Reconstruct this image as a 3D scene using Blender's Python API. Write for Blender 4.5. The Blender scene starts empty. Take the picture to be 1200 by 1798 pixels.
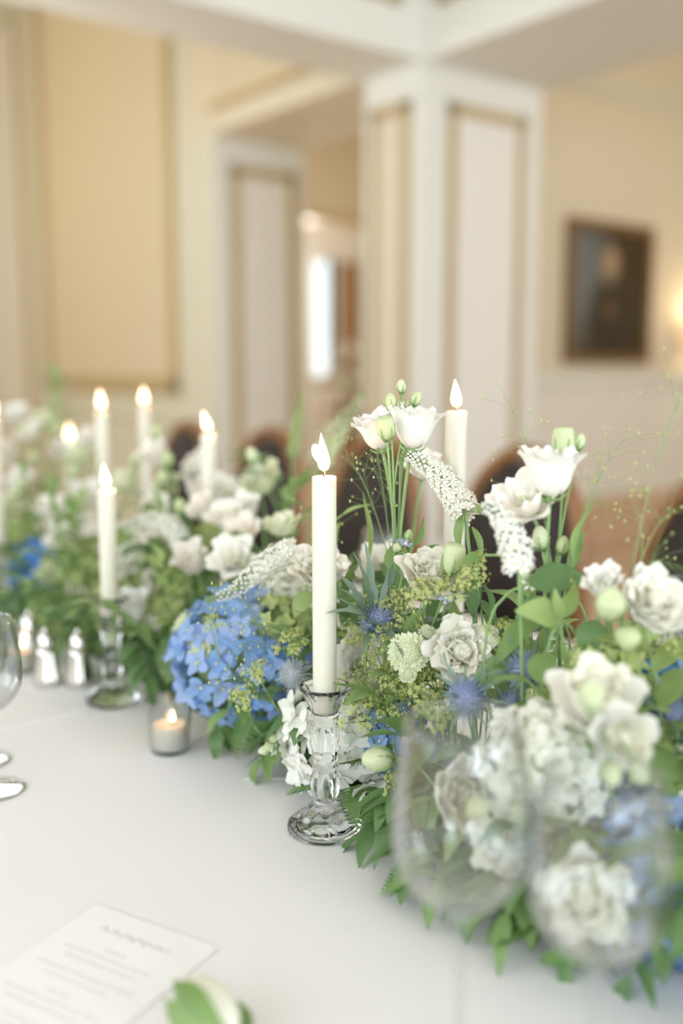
import bpy, math, random
from mathutils import Vector as V, Matrix

S = bpy.context.scene
COL = S.collection
PI = math.pi
rad = math.radians

# ------------------------------------------------------------------ camera
CAMZ = 1.183
TH, PITCH, F = rad(37.7), rad(8.0), 1748.0          # 35 mm lens, portrait frame 1200 x 1798
RIGHT = V((math.cos(TH), -math.sin(TH), 0))
FWDH = V((math.sin(TH), math.cos(TH), 0))
UPZ = V((0, 0, 1))
FWD = FWDH * math.cos(PITCH) - UPZ * math.sin(PITCH)
UP = FWDH * math.sin(PITCH) + UPZ * math.cos(PITCH)
CAM = V((0, 0, CAMZ))
TZ = 0.75                                            # top of the table cloth
cd = bpy.data.cameras.new('camera')
cd.sensor_fit = 'VERTICAL'; cd.sensor_height = 36; cd.sensor_width = 24; cd.lens = 35
cd.dof.use_dof = True; cd.dof.focus_distance = 0.925; cd.dof.aperture_fstop = 1.5
cd.clip_start = 0.05
cam = bpy.data.objects.new('camera', cd)
cam.location = CAM; cam.rotation_euler = (PI/2 - PITCH, 0, -TH)
COL.objects.link(cam); S.camera = cam

# ------------------------------------------------------------------ light
S.view_settings.view_transform = 'Standard'; S.view_settings.look = 'None'
S.view_settings.gamma = 1; S.view_settings.use_curve_mapping = False
S.view_settings.exposure = 0.06
w = bpy.data.worlds.new('overcast_sky'); S.world = w; w.use_nodes = True
bg = w.node_tree.nodes['Background']; bg.inputs[0].default_value = (0.90, 0.96, 1.0, 1); bg.inputs[1].default_value = 2.0
S.cycles.max_bounces = 14; S.cycles.transmission_bounces = 10; S.cycles.transparent_max_bounces = 8
S.cycles.diffuse_bounces = 6; S.cycles.glossy_bounces = 4
S.cycles.sample_clamp_indirect = 6.0

def area(name, loc, direction, sx, sy, watts, col):
    l = bpy.data.lights.new(name, 'AREA'); l.shape = 'RECTANGLE'; l.size = sx; l.size_y = sy
    l.energy = watts; l.color = col
    o = bpy.data.objects.new(name, l); o.location = loc
    o.rotation_euler = V(direction).to_track_quat('-Z', 'Z').to_euler()
    COL.objects.link(o); return o
DAY = (0.79, 0.90, 1.03)
WIN_Y = [-1.0, 1.1, 3.2]                             # three tall windows in the wall behind the camera
for i, x in enumerate(WIN_Y):
    area('window_daylight', (x, -2.62, 1.75), (0, 1, -0.12), 1.3, 2.1, 46, DAY)
for y in (-0.9, 1.3, 4.0):                           # and three in the wall on its left
    area('window_daylight', (-2.12, y, 1.75), (1, 0, -0.12), 1.3, 2.1, 26, DAY)
def lamp(name, loc, watts, col, r):
    l = bpy.data.lights.new(name, 'POINT'); l.energy = watts; l.color = col; l.shadow_soft_size = r
    o = bpy.data.objects.new(name, l); o.location = loc; COL.objects.link(o); return o
lamp('side_room_fill', (5.6, 1.9, 2.6), 46, (1.0, 0.90, 0.70), 0.2)  # added fill light without a fixture, warms the painting wall
lamp('far_room_fill', (5.6, 8.0, 2.1), 60, (1.0, 0.92, 0.82), 0.2)  # no real lamp here: added to brighten the far room
lamp('bay_fill', (0.9, 7.0, 2.6), 44, (1.0, 0.90, 0.66), 0.3)  # unseen fill added to brighten the panelled wall
lamp('bay_fill', (1.5, 4.6, 2.2), 26, (0.95, 0.97, 0.93), 0.3)  # second added fill, lifts the far pier face
lamp('passage_fill', (5.0, 5.7, 2.3), 22, (1.0, 0.92, 0.76), 0.2)  # invented light source so the header wall comes out less dark

# ------------------------------------------------------------------ helpers
def at(px, py, t):
    a = (px - 600) / F; b = (py - 899) / F
    return CAM + (RIGHT * a - UP * b + FWD) * t
def on_table(px, py, z=TZ):
    d = at(px, py, 1.0) - CAM
    return CAM + d * ((z - CAMZ) / d.z)
def dirv(r, u, t):                                   # right, up, towards the viewer's side
    return (RIGHT * r + UPZ * u - FWDH * t).normalized()

class MB:
    def __init__(s): s.v = []; s.f = []; s.m = []
    def add(s, vs, fs, mi=0, M=None):
        o = len(s.v)
        s.v += [(M @ V(p)) if M is not None else V(p) for p in vs]
        s.f += [tuple(i + o for i in f) for f in fs]; s.m += [mi] * len(fs)
    def tube(s, pts, radii, n=6, mi=0, cap=True):
        pts = [V(p) for p in pts]
        if not hasattr(radii, '__len__'): radii = [radii] * len(pts)
        vs, fs = [], []
        t0 = (pts[1] - pts[0]).normalized()
        nrm = t0.orthogonal().normalized()
        for i, p in enumerate(pts):
            t = (pts[min(i+1, len(pts)-1)] - pts[max(i-1, 0)])
            t = t.normalized() if t.length > 1e-9 else t0
            nrm = (nrm - t * nrm.dot(t))
            nrm = nrm.normalized() if nrm.length > 1e-6 else t.orthogonal().normalized()
            bn = t.cross(nrm)
            for k in range(n):
                a = 2*PI*k/n
                vs.append(p + (nrm*math.cos(a) + bn*math.sin(a)) * radii[i])
        for i in range(len(pts)-1):
            for k in range(n):
                k2 = (k+1) % n
                fs.append((i*n+k, i*n+k2, (i+1)*n+k2, (i+1)*n+k))
        if cap:
            fs.append(tuple(range(n-1, -1, -1))); fs.append(tuple((len(pts)-1)*n + k for k in range(n)))
        s.add(vs, fs, mi)
    def lathe(s, prof, n=32, mi=0, flute=None, M=None):
        vs, fs = [], []
        for (r, z) in prof:
            for k in range(n):
                a = 2*PI*k/n
                rr = r * (flute(z, a) if flute else 1)
                vs.append((rr*math.cos(a), rr*math.sin(a), z))
        for i in range(len(prof)-1):
            for k in range(n):
                k2 = (k+1) % n
                fs.append((i*n+k, i*n+k2, (i+1)*n+k2, (i+1)*n+k))
        if prof[0][0] > 1e-5: fs.append(tuple(range(n-1, -1, -1)))
        if prof[-1][0] > 1e-5: fs.append(tuple((len(prof)-1)*n+k for k in range(n)))
        s.add(vs, fs, mi, M)
    def box(s, lo, hi, mi=0):
        x0, y0, z0 = lo; x1, y1, z1 = hi
        s.add([(x0,y0,z0),(x1,y0,z0),(x1,y1,z0),(x0,y1,z0),(x0,y0,z1),(x1,y0,z1),(x1,y1,z1),(x0,y1,z1)],
              [(0,3,2,1),(4,5,6,7),(0,1,5,4),(1,2,6,5),(2,3,7,6),(3,0,4,7)], mi)
    def ball(s, c, r, mi=0, n=8, m=5, sz=1.0):
        prof = [(r*math.sin(PI*i/m), -r*sz*math.cos(PI*i/m)) for i in range(m+1)]
        s.lathe(prof, n, mi, None, Matrix.Translation(V(c)))
    def mesh(s, name, mats, smooth=True, merge=False):
        me = bpy.data.meshes.new(name)
        me.from_pydata([tuple(p) for p in s.v], [], s.f)
        for m in (mats if isinstance(mats, (list, tuple)) else [mats]): me.materials.append(m)
        me.polygons.foreach_set('material_index', s.m)
        if smooth: me.polygons.foreach_set('use_smooth', [True]*len(s.f))
        me.validate(); me.update()
        return me

def obj(name, me, parent=None, M=None):
    o = bpy.data.objects.new(name, me)
    if M is not None: o.matrix_basis = M
    if parent is not None: o.parent = parent
    COL.objects.link(o); return o
def tag(o, label=None, cat=None, group=None, kind=None):
    if label: o['label'] = label
    if cat: o['category'] = cat
    if group: o['group'] = group
    if kind: o['kind'] = kind
    return o
def thing(name, label, cat, loc, group=None):
    o = bpy.data.objects.new(name, None); o.location = loc; o.empty_display_size = 0.02
    COL.objects.link(o); return tag(o, label, cat, group)
def T(p): return Matrix.Translation(V(p))
def Sc(s): return Matrix.Scale(s, 4)
def align_z(d, spin=0.0):
    return V(d).normalized().to_track_quat('Z', 'Y').to_matrix().to_4x4() @ Matrix.Rotation(spin, 4, 'Z')
def align_y(d, up=(0, 0, 1)):
    y = V(d).normalized(); z = V(up) - y * V(up).dot(y)
    z = z.normalized() if z.length > 1e-4 else y.orthogonal().normalized()
    x = y.cross(z)
    return Matrix(((x.x, y.x, z.x, 0), (x.y, y.y, z.y, 0), (x.z, y.z, z.z, 0), (0, 0, 0, 1)))

# ------------------------------------------------------------------ materials
def nodes(name):
    m = bpy.data.materials.new(name); m.use_nodes = True
    nt = m.node_tree; return m, nt, nt.nodes['Principled BSDF'], nt.nodes['Material Output']
def mat(name, col, rough=0.5, metal=0.0, var=0.0, scale=8.0, bump=0.0, bscale=60.0, transl=0.0, rnd=None, spec=0.5, sss=0.0, sheen=0.0):
    m, nt, b, out = nodes(name)
    c = (*col, 1)
    b.inputs['Roughness'].default_value = rough; b.inputs['Metallic'].default_value = metal
    b.inputs['Specular IOR Level'].default_value = spec
    if sheen: b.inputs['Sheen Weight'].default_value = sheen
    tc = nt.nodes.new('ShaderNodeTexCoord')
    src = None
    if rnd is not None:                              # each copy of a part takes its own shade
        oi = nt.nodes.new('ShaderNodeObjectInfo'); mx = nt.nodes.new('ShaderNodeMix'); mx.data_type = 'RGBA'
        nt.links.new(oi.outputs['Random'], mx.inputs[0]); mx.inputs[6].default_value = c; mx.inputs[7].default_value = (*rnd, 1)
        src = mx.outputs[2]
    if var:
        n = nt.nodes.new('ShaderNodeTexNoise'); n.inputs['Scale'].default_value = scale; n.inputs['Detail'].default_value = 4
        nt.links.new(tc.outputs['Object'], n.inputs['Vector'])
        mr = nt.nodes.new('ShaderNodeMapRange'); mr.inputs[3].default_value = 1-var; mr.inputs[4].default_value = 1+var
        nt.links.new(n.outputs['Fac'], mr.inputs[0])
        hs = nt.nodes.new('ShaderNodeHueSaturation'); hs.inputs['Color'].default_value = c
        if src: nt.links.new(src, hs.inputs['Color'])
        nt.links.new(mr.outputs[0], hs.inputs['Value']); src = hs.outputs[0]
    if src: nt.links.new(src, b.inputs['Base Color'])
    else: b.inputs['Base Color'].default_value = c
    if bump:
        n2 = nt.nodes.new('ShaderNodeTexNoise'); n2.inputs['Scale'].default_value = bscale
        nt.links.new(tc.outputs['Object'], n2.inputs['Vector'])
        bp = nt.nodes.new('ShaderNodeBump'); bp.inputs['Strength'].default_value = bump; bp.inputs['Distance'].default_value = 0.002
        nt.links.new(n2.outputs['Fac'], bp.inputs['Height']); nt.links.new(bp.outputs[0], b.inputs['Normal'])
    if sss:
        b.inputs['Subsurface Weight'].default_value = sss; b.inputs['Subsurface Radius'].default_value = (1.0, 0.6, 0.4)
        b.inputs['Subsurface Scale'].default_value = 0.012
    if transl:
        tr = nt.nodes.new('ShaderNodeBsdfTranslucent'); ms = nt.nodes.new('ShaderNodeMixShader')
        if src: nt.links.new(src, tr.inputs[0])
        else: tr.inputs[0].default_value = c
        ms.inputs[0].default_value = transl
        nt.links.new(b.outputs[0], ms.inputs[1]); nt.links.new(tr.outputs[0], ms.inputs[2]); nt.links.new(ms.outputs[0], out.inputs[0])
    return m
def glass(name, col=(1, 1, 1), rough=0.0):
    m, nt, b, out = nodes(name)
    b.inputs['Base Color'].default_value = (*col, 1); b.inputs['Roughness'].default_value = rough
    b.inputs['Transmission Weight'].default_value = 1.0; b.inputs['IOR'].default_value = 1.45
    return m

def thin_glass(name):
    m, nt, b, out = nodes(name); nt.nodes.remove(b)
    tr = nt.nodes.new('ShaderNodeBsdfTransparent'); tr.inputs[0].default_value = (0.955, 0.965, 0.96, 1)
    gl = nt.nodes.new('ShaderNodeBsdfGlossy'); gl.inputs['Roughness'].default_value = 0.03
    lw = nt.nodes.new('ShaderNodeLayerWeight'); lw.inputs[0].default_value = 0.5
    pw = nt.nodes.new('ShaderNodeMath'); pw.operation = 'POWER'; pw.inputs[1].default_value = 2.0; nt.links.new(lw.outputs['Facing'], pw.inputs[0])
    fr = nt.nodes.new('ShaderNodeMapRange'); fr.inputs[3].default_value = 0.055; fr.inputs[4].default_value = 0.9; nt.links.new(pw.outputs[0], fr.inputs[0])
    mx = nt.nodes.new('ShaderNodeMixShader')
    nt.links.new(fr.outputs[0], mx.inputs[0]); nt.links.new(tr.outputs[0], mx.inputs[1]); nt.links.new(gl.outputs[0], mx.inputs[2]); nt.links.new(mx.outputs[0], out.inputs[0])
    return m
M = {}
M['thin_glass'] = thin_glass('thin_blown_glass')
M['plaster'] = mat('white_plaster', (0.79, 0.795, 0.74), 0.8, var=0.02, scale=3, bump=0.05)
M['ceil'] = mat('ceiling_paint', (0.80, 0.78, 0.72), 0.85, var=0.02, scale=2)
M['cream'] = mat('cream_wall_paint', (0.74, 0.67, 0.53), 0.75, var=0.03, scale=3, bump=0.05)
M['sage'] = mat('pale_sage_paint', (0.70, 0.69, 0.58), 0.75, var=0.02, scale=3)
M['fabric'] = mat('woven_wall_fabric', (0.72, 0.63, 0.47), 0.9, var=0.05, scale=90, bump=0.2, bscale=400)
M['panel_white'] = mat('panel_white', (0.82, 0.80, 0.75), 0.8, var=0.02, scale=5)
M['gilt'] = mat('ochre_gilt_moulding', (0.52, 0.40, 0.22), 0.45, var=0.10, scale=30)
M['oak'] = None
def wood(name, c1, c2, rough=0.45, sc=(1.0, 14.0, 1.0)):
    m, nt, b, out = nodes(name)
    tc = nt.nodes.new('ShaderNodeTexCoord'); mp = nt.nodes.new('ShaderNodeMapping'); mp.inputs['Scale'].default_value = sc
    n = nt.nodes.new('ShaderNodeTexNoise'); n.inputs['Scale'].default_value = 5; n.inputs['Detail'].default_value = 6; n.inputs['Distortion'].default_value = 0.8
    r = nt.nodes.new('ShaderNodeValToRGB'); r.color_ramp.elements[0].color = (*c1, 1); r.color_ramp.elements[1].color = (*c2, 1)
    r.color_ramp.elements[0].position = 0.3; r.color_ramp.elements[1].position = 0.7
    nt.links.new(tc.outputs['Object'], mp.inputs[0]); nt.links.new(mp.outputs[0], n.inputs['Vector']); nt.links.new(n.outputs['Fac'], r.inputs[0])
    nt.links.new(r.outputs[0], b.inputs['Base Color']); b.inputs['Roughness'].default_value = rough
    return m
M['oak'] = wood('oak_floor_wood', (0.56, 0.40, 0.27), (0.68, 0.52, 0.38))
M['chairwood'] = wood('polished_chair_wood', (0.21, 0.09, 0.03), (0.34, 0.16, 0.06), 0.3)
M['doorwood'] = wood('dark_door_wood', (0.28, 0.14, 0.06), (0.38, 0.20, 0.09), 0.4)
M['skirt'] = wood('oak_skirting_wood', (0.60, 0.42, 0.29), (0.68, 0.50, 0.36), 0.5)
M['uphol'] = mat('dark_brown_upholstery', (0.035, 0.026, 0.022), 0.8, var=0.2, scale=60, bump=0.2, bscale=300)
M['wax'] = mat('ivory_candle_wax', (0.71, 0.69, 0.585), 0.45, sss=0.6, var=0.01)
M['wick'] = mat('charred_wick', (0.03, 0.02, 0.015), 0.9)
M['glass'] = glass('clear_glass')
M['crystal'] = glass('pressed_clear_glass', (1.0, 1.0, 1.0), 0.01)
M['silver'] = mat('polished_silver', (0.70, 0.69, 0.66), 0.14, 1.0, var=0.03, scale=20)
M['brass'] = mat('aged_brass', (0.62, 0.46, 0.22), 0.35, 1.0)
M['paper'] = mat('menu_card_paper', (0.83, 0.82, 0.815), 0.85, var=0.01, scale=200)
M['ink'] = mat('grey_brown_ink', (0.50, 0.46, 0.41), 0.9)

def petal_mat(name, c, inner, transl=0.22, rnd=None):
    return mat(name, c, 0.6, var=0.04, scale=60, transl=transl, rnd=rnd, spec=0.25)
M['petal'] = petal_mat('white_petal', (0.93, 0.92, 0.88), None, rnd=(0.94, 0.92, 0.86))
M['petal_blush'] = petal_mat('blush_white_petal', (0.94, 0.89, 0.82), None, rnd=(0.93, 0.90, 0.83))
M['petal_core'] = petal_mat('cream_inner_petal', (0.90, 0.88, 0.76), None)
M['petal_green'] = petal_mat('green_white_petal', (0.72, 0.78, 0.50), None, rnd=(0.80, 0.82, 0.62))
M['blue'] = petal_mat('blue_hydrangea_petal', (0.20, 0.42, 0.74), None, 0.35, rnd=(0.42, 0.54, 0.82))
M['blue_deep'] = petal_mat('deep_blue_petal', (0.07, 0.25, 0.70), None, 0.3, rnd=(0.14, 0.35, 0.76))
M['blue_pale'] = petal_mat('pale_blue_petal', (0.45, 0.55, 0.78), None, 0.3, rnd=(0.58, 0.64, 0.80))
M['white_h'] = petal_mat('white_hydrangea_petal', (0.90, 0.91, 0.82), None, 0.25, rnd=(0.93, 0.92, 0.86))
M['lime_h'] = petal_mat('lime_viburnum_petal', (0.50, 0.60, 0.22), None, 0.35, rnd=(0.62, 0.70, 0.34))
M['eye'] = mat('floret_eye', (0.75, 0.72, 0.45), 0.6)
M['leaf'] = mat('green_leaf', (0.20, 0.33, 0.10), 0.42, var=0.18, scale=40, transl=0.35, rnd=(0.29, 0.43, 0.16))
M['leaf_dark'] = mat('dark_green_leaf', (0.12, 0.23, 0.08), 0.38, var=0.15, scale=40, transl=0.3, rnd=(0.17, 0.29, 0.11))
M['leaf_light'] = mat('light_green_leaf', (0.36, 0.48, 0.17), 0.45, var=0.12, scale=40, transl=0.35, rnd=(0.36, 0.48, 0.18))
M['fern'] = mat('fern_green', (0.12, 0.25, 0.06), 0.45, var=0.15, scale=60, transl=0.3, rnd=(0.18, 0.31, 0.09))
M['stem'] = mat('green_stem', (0.24, 0.37, 0.14), 0.5, var=0.12, scale=30)
M['bud'] = petal_mat('green_bud', (0.76, 0.80, 0.56), None, 0.3, rnd=(0.66, 0.74, 0.42))
M['lime'] = mat('lady_mantle_lime', (0.62, 0.66, 0.25), 0.6, transl=0.3, var=0.2, scale=80)
M['thistle'] = mat('steel_blue_thistle', (0.26, 0.32, 0.50), 0.6, var=0.2, scale=200, rnd=(0.30, 0.34, 0.46))
M['thistle_silver'] = mat('silvery_thistle', (0.48, 0.52, 0.56), 0.6, var=0.2, scale=200, rnd=(0.58, 0.60, 0.62))
M['bract_silver'] = mat('silvery_bract', (0.52, 0.57, 0.53), 0.5, var=0.1, scale=60, transl=0.2)
M['bract'] = mat('grey_green_bract', (0.14, 0.22, 0.14), 0.5, var=0.15, scale=60, transl=0.15, rnd=(0.24, 0.32, 0.26))
M['foam'] = mat('wet_green_foam', (0.05, 0.09, 0.03), 0.95, var=0.2, scale=40)
M['pink'] = petal_mat('pink_bud', (0.80, 0.55, 0.58), None)

# linen with a fine weave
def linen():
    m, nt, b, out = nodes('white_linen')
    b.inputs['Base Color'].default_value = (0.83, 0.81, 0.80, 1); b.inputs['Roughness'].default_value = 0.75
    b.inputs['Specular IOR Level'].default_value = 0.2; b.inputs['Sheen Weight'].default_value = 0.15
    tc = nt.nodes.new('ShaderNodeTexCoord')
    hs = []
    for rot, sc in ((0.9, 300), (-0.68, 300)):
        mp = nt.nodes.new('ShaderNodeMapping'); mp.inputs['Rotation'].default_value = (0, 0, rot)
        wv = nt.nodes.new('ShaderNodeTexWave'); wv.inputs['Scale'].default_value = sc; wv.inputs['Distortion'].default_value = 0.5
        nt.links.new(tc.outputs['Object'], mp.inputs[0]); nt.links.new(mp.outputs[0], wv.inputs[0]); hs.append(wv)
    ad = nt.nodes.new('ShaderNodeMath'); nt.links.new(hs[0].outputs['Fac'], ad.inputs[0]); nt.links.new(hs[1].outputs['Fac'], ad.inputs[1])
    bp = nt.nodes.new('ShaderNodeBump'); bp.inputs['Strength'].default_value = 0.35; bp.inputs['Distance'].default_value = 0.0004
    nt.links.new(ad.outputs[0], bp.inputs['Height']); nt.links.new(bp.outputs[0], b.inputs['Normal'])
    return m
M['linen'] = linen()
def flame_mat():
    m, nt, b, out = nodes('candle_flame'); nt.nodes.remove(b)
    tc = nt.nodes.new('ShaderNodeTexCoord'); sp = nt.nodes.new('ShaderNodeSeparateXYZ'); nt.links.new(tc.outputs['Generated'], sp.inputs[0])
    r = nt.nodes.new('ShaderNodeValToRGB'); e = r.color_ramp.elements
    e[0].position = 0.0; e[0].color = (0.30, 0.10, 0.03, 1); e[1].position = 0.30; e[1].color = (1.0, 0.78, 0.52, 1)
    n = e.new(0.9); n.color = (1.0, 0.74, 0.46, 1)
    nt.links.new(sp.outputs['Z'], r.inputs[0])
    em = nt.nodes.new('ShaderNodeEmission'); em.inputs[1].default_value = 7.0
    nt.links.new(r.outputs[0], em.inputs[0]); nt.links.new(em.outputs[0], out.inputs[0])
    return m
M['flame'] = flame_mat()

# ------------------------------------------------------------------ the room
def struct(name, mb, m, parent=None, smooth=False):
    o = obj(name, mb.mesh(name, m, smooth), parent)
    if parent is None: o['kind'] = 'structure'
    return o
def boxes(lst):
    mb = MB()
    for lo, hi in lst: mb.box(lo, hi)
    return mb
CZ, BZ = 4.1, 2.535                                   # ceiling, underside of the beams
X0, X1, Y0, Y1 = -2.3, 9.2, -2.8, 9.2
c = boxes([((X0, Y0, CZ), (X1, Y1, CZ+0.1))]); struct('ceiling', c, M['ceil'])
# floor of separate boards where the camera could see them
fl = struct('floor', boxes([((X0, Y0, -0.06), (X1, Y1, -0.004))]), M['oak'])
bm_ = MB(); bm_.box((-0.069, -0.6, -0.004), (0.069, 0.6, 0.008)); board = bm_.mesh('floor_board', M['oak'], False)
for i in range(22):
    for j in range(4):
        obj('floor_board', board, fl, T((3.2 + 0.14*i, -1.0 + 1.205*j + 0.4*(i % 3), 0)))
def wall_with_openings_y(name, y, t, xs, z0, z1, x0, x1, m):  # wall along x at y..y+t with openings xs=[(a,b,c,d)]
    L = []; cur = x0
    for (a, b, za, zb) in xs:
        L.append(((cur, y, z0), (a, y+t, z1))); L.append(((a, y, z0), (b, y+t, za))); L.append(((a, y, zb), (b, y+t, z1))); cur = b
    L.append(((cur, y, z0), (x1, y+t, z1)))
    return struct(name, boxes(L), m)
wall_with_openings_y('wall_back', Y0-0.15, 0.15, [(x-0.65, x+0.65, 0.7, 2.8) for x in WIN_Y], 0, CZ, X0, X1, M['cream'])
L = []; cur = Y0
for yy in (-0.9, 1.3, 4.0):
    L += [((X0-0.15, cur, 0), (X0, yy-0.65, CZ)), ((X0-0.15, yy-0.65, 0), (X0, yy+0.65, 0.7)), ((X0-0.15, yy-0.65, 2.8), (X0, yy+0.65, CZ))]; cur = yy+0.65
L.append(((X0-0.15, cur, 0), (X0, Y1, CZ)))
struct('wall_left', boxes(L), M['cream'])
struct('wall_end', boxes([((X1, Y0, 0), (X1+0.15, Y1, CZ))]), M['cream'])

def moulding(parent, axis, plane, a0, a1, z0, z1, wd=0.05, pr=0.022, m='gilt', sides='lrtb'):
    """raised frame on a wall: axis 'x' -> plane y=plane facing -y ; axis 'y' -> plane x=plane facing -x"""
    def bar(lo_a, hi_a, lo_z, hi_z):
        mb = MB()
        for k, (ins, p) in enumerate(((0, pr*0.55), (wd*0.28, pr))):   # two steps
            if hi_z - lo_z > hi_a - lo_a: la, ha, lz, hz = lo_a+ins*0.8, hi_a-ins*0.8, lo_z, hi_z
            else: la, ha, lz, hz = lo_a, hi_a, lo_z+ins*0.8, hi_z-ins*0.8
            if axis == 'x': mb.box((la, plane-p, lz), (ha, plane+0.001, hz))
            else: mb.box((plane-p, la, lz), (plane+0.001, ha, hz))
        obj('moulding', mb.mesh('moulding', M[m], False), parent)
    if 'l' in sides: bar(a0, a0+wd, z0, z1)
    if 'r' in sides: bar(a1-wd, a1, z0, z1)
    if 't' in sides: bar(a0, a1, z1-wd, z1)
    if 'b' in sides: bar(a0, a1, z0, z0+wd)
def field(parent, axis, plane, a0, a1, z0, z1, m):
    mb = MB()
    if axis == 'x': mb.box((a0, plane-0.006, z0), (a1, plane+0.001, z1))
    else: mb.box((plane-0.006, a0, z0), (plane+0.001, a1, z1))
    obj('wall_panel', mb.mesh('wall_panel', M[m], False), parent)

# near pier (the white column beside the painting)
PX0, PX1, PY0, PY1 = 3.09, 3.87, 3.415, 3.82
p = struct('wall_column', boxes([((PX0, PY0, 0), (PX1, PY1, BZ))]), M['plaster'])
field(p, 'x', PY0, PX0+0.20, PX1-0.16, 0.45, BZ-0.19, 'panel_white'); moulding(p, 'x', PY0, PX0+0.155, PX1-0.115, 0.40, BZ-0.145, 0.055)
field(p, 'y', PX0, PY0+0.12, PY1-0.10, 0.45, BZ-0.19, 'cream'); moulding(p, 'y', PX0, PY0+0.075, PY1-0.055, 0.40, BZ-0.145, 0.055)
# far pier = end of the panelled wall
QX0, QX1, QY0 = 3.06, 3.72, 5.2
q = struct('wall_panelled', boxes([((QX0, QY0, 0), (QX1, Y1, BZ)), ((QX0, QY0+0.3, BZ), (QX1, Y1, CZ))]), M['sage'])
obj('pier_face', boxes([((QX0, QY0-0.012, 0), (QX1, QY0+0.001, BZ))]).mesh('pier_face', M['plaster'], False), q)
field(q, 'x', QY0-0.012, QX0+0.17, QX1-0.12, 0.5, BZ-0.2, 'panel_white'); moulding(q, 'x', QY0-0.012, QX0+0.12, QX1-0.07, 0.45, BZ-0.15, 0.06)
field(q, 'y', QX0, 5.70, 7.68, 1.12, 3.95, 'fabric'); moulding(q, 'y', QX0, 5.62, 7.80, 1.04, 4.0, 0.115, m='gilt')
field(q, 'y', QX0, 8.28, 9.2, 0.2, 3.95, 'panel_white'); moulding(q, 'y', QX0, 8.14, 9.25, 0.15, 4.0, 0.10, sides='lb')
moulding(q, 'y', QX0, QY0, 9.2, 0.86, 0.92, 0.06, m='sage', sides='b')
struct('baseboard_panelled', boxes([((QX0-0.02, QY0, 0), (QX0, Y1, 0.16))]), M['plaster'])
# beams
def beam(name, lo, hi, m): return struct(name, boxes([(lo, hi)]), m)
b1 = beam('trim_1', (X0, PY0, BZ), (PX0, PY1, CZ), M['plaster'])
moulding(b1, 'x', PY0, X0, PX0-0.14, BZ+0.20, CZ, 0.05, sides='br'); field(b1, 'x', PY0, X0, PX0-0.18, BZ+0.25, CZ, 'cream')
b2 = beam('trim_2', (PX0, Y0, BZ), (PX1, PY1, CZ), M['plaster'])
moulding(b2, 'y', PX0, Y0, PY0-0.1, BZ+0.20, CZ, 0.05, sides='br'); field(b2, 'y', PX0, Y0, PY0-0.14, BZ+0.25, CZ, 'cream')
b3 = beam('trim_3', (PX0-0.03, PY1, BZ), (QX1, QY0+0.3, CZ), M['cream'])
moulding(b3, 'y', PX0-0.03, PY1+0.1, QY0-0.02, BZ+0.12, CZ, 0.045, sides='bl'); field(b3, 'y', PX0-0.03, PY1, QY0-0.06, BZ+0.165, CZ, 'fabric')
# painting wall
PW = 4.28
pw = struct('wall_painting', boxes([((PX1-0.12, PW, 0), (X1, PW+0.15, CZ))]), M['cream'])
struct('trim_4', boxes([((PX1-0.12, PW-0.03, 2.93), (X1, PW, 3.00)), ((PX1-0.12, PW-0.055, 2.98), (X1, PW, 3.02))]), M['sage'])
struct('trim_5', boxes([((PX1-0.12, PW-0.03, 1.08), (X1, PW, 1.16)), ((PX1-0.12, PW-0.045, 1.145), (X1, PW, 1.175))]), M['plaster'])
mw = boxes([((PX1-0.12, PW-0.008, 0.3), (X1, PW, 1.08))]); obj('dado', mw.mesh('dado', M['panel_white'], False), pw)
struct('baseboard_painting', boxes([((PX1-0.12, PW-0.03, 0), (X1, PW, 0.34))]), M['skirt'])
# far room seen through the opening
struct('wall_header', boxes([((QX1, 7.0, BZ-0.02), (X1, 7.15, CZ))]), M['fabric'])
struct('trim_6', boxes([((QX1, 6.95, BZ-0.08), (X1, 7.2, BZ-0.02))]), M['gilt'])
WX0, WX1 = 6.60, 6.91
struct('wall_bay', boxes([((X0, Y1, 0), (QX0, Y1+0.15, CZ))]), M['cream'])
wall_with_openings_y('wall_far', 9.05, 0.15, [(WX0, WX1, 1.15, 2.42)], 0, CZ, QX1, X1, M['panel_white'])
wf = struct('window_1', boxes([((WX0-0.03, 9.03, 1.12), (WX0, 9.2, 2.45)), ((WX1, 9.03, 1.12), (WX1+0.03, 9.2, 2.45)), ((WX0, 9.03, 2.42), (WX1, 9.2, 2.45)), ((WX0-0.05, 8.98, 1.10), (WX1+0.05, 9.2, 1.15))]), M['plaster'])
obj('pane', boxes([((WX0, 9.12, 1.15), (WX1, 9.124, 2.42))]).mesh('pane', M['thin_glass'], False), wf)
dr = struct('door_1', boxes([((6.97, 8.96, 0), (7.15, 9.05, 2.40))]), M['doorwood'])
obj('door_panel', boxes([((7.00, 8.94, 0.3), (7.12, 8.965, 2.2))]).mesh('door_panel', M['doorwood'], False), dr)
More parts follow.
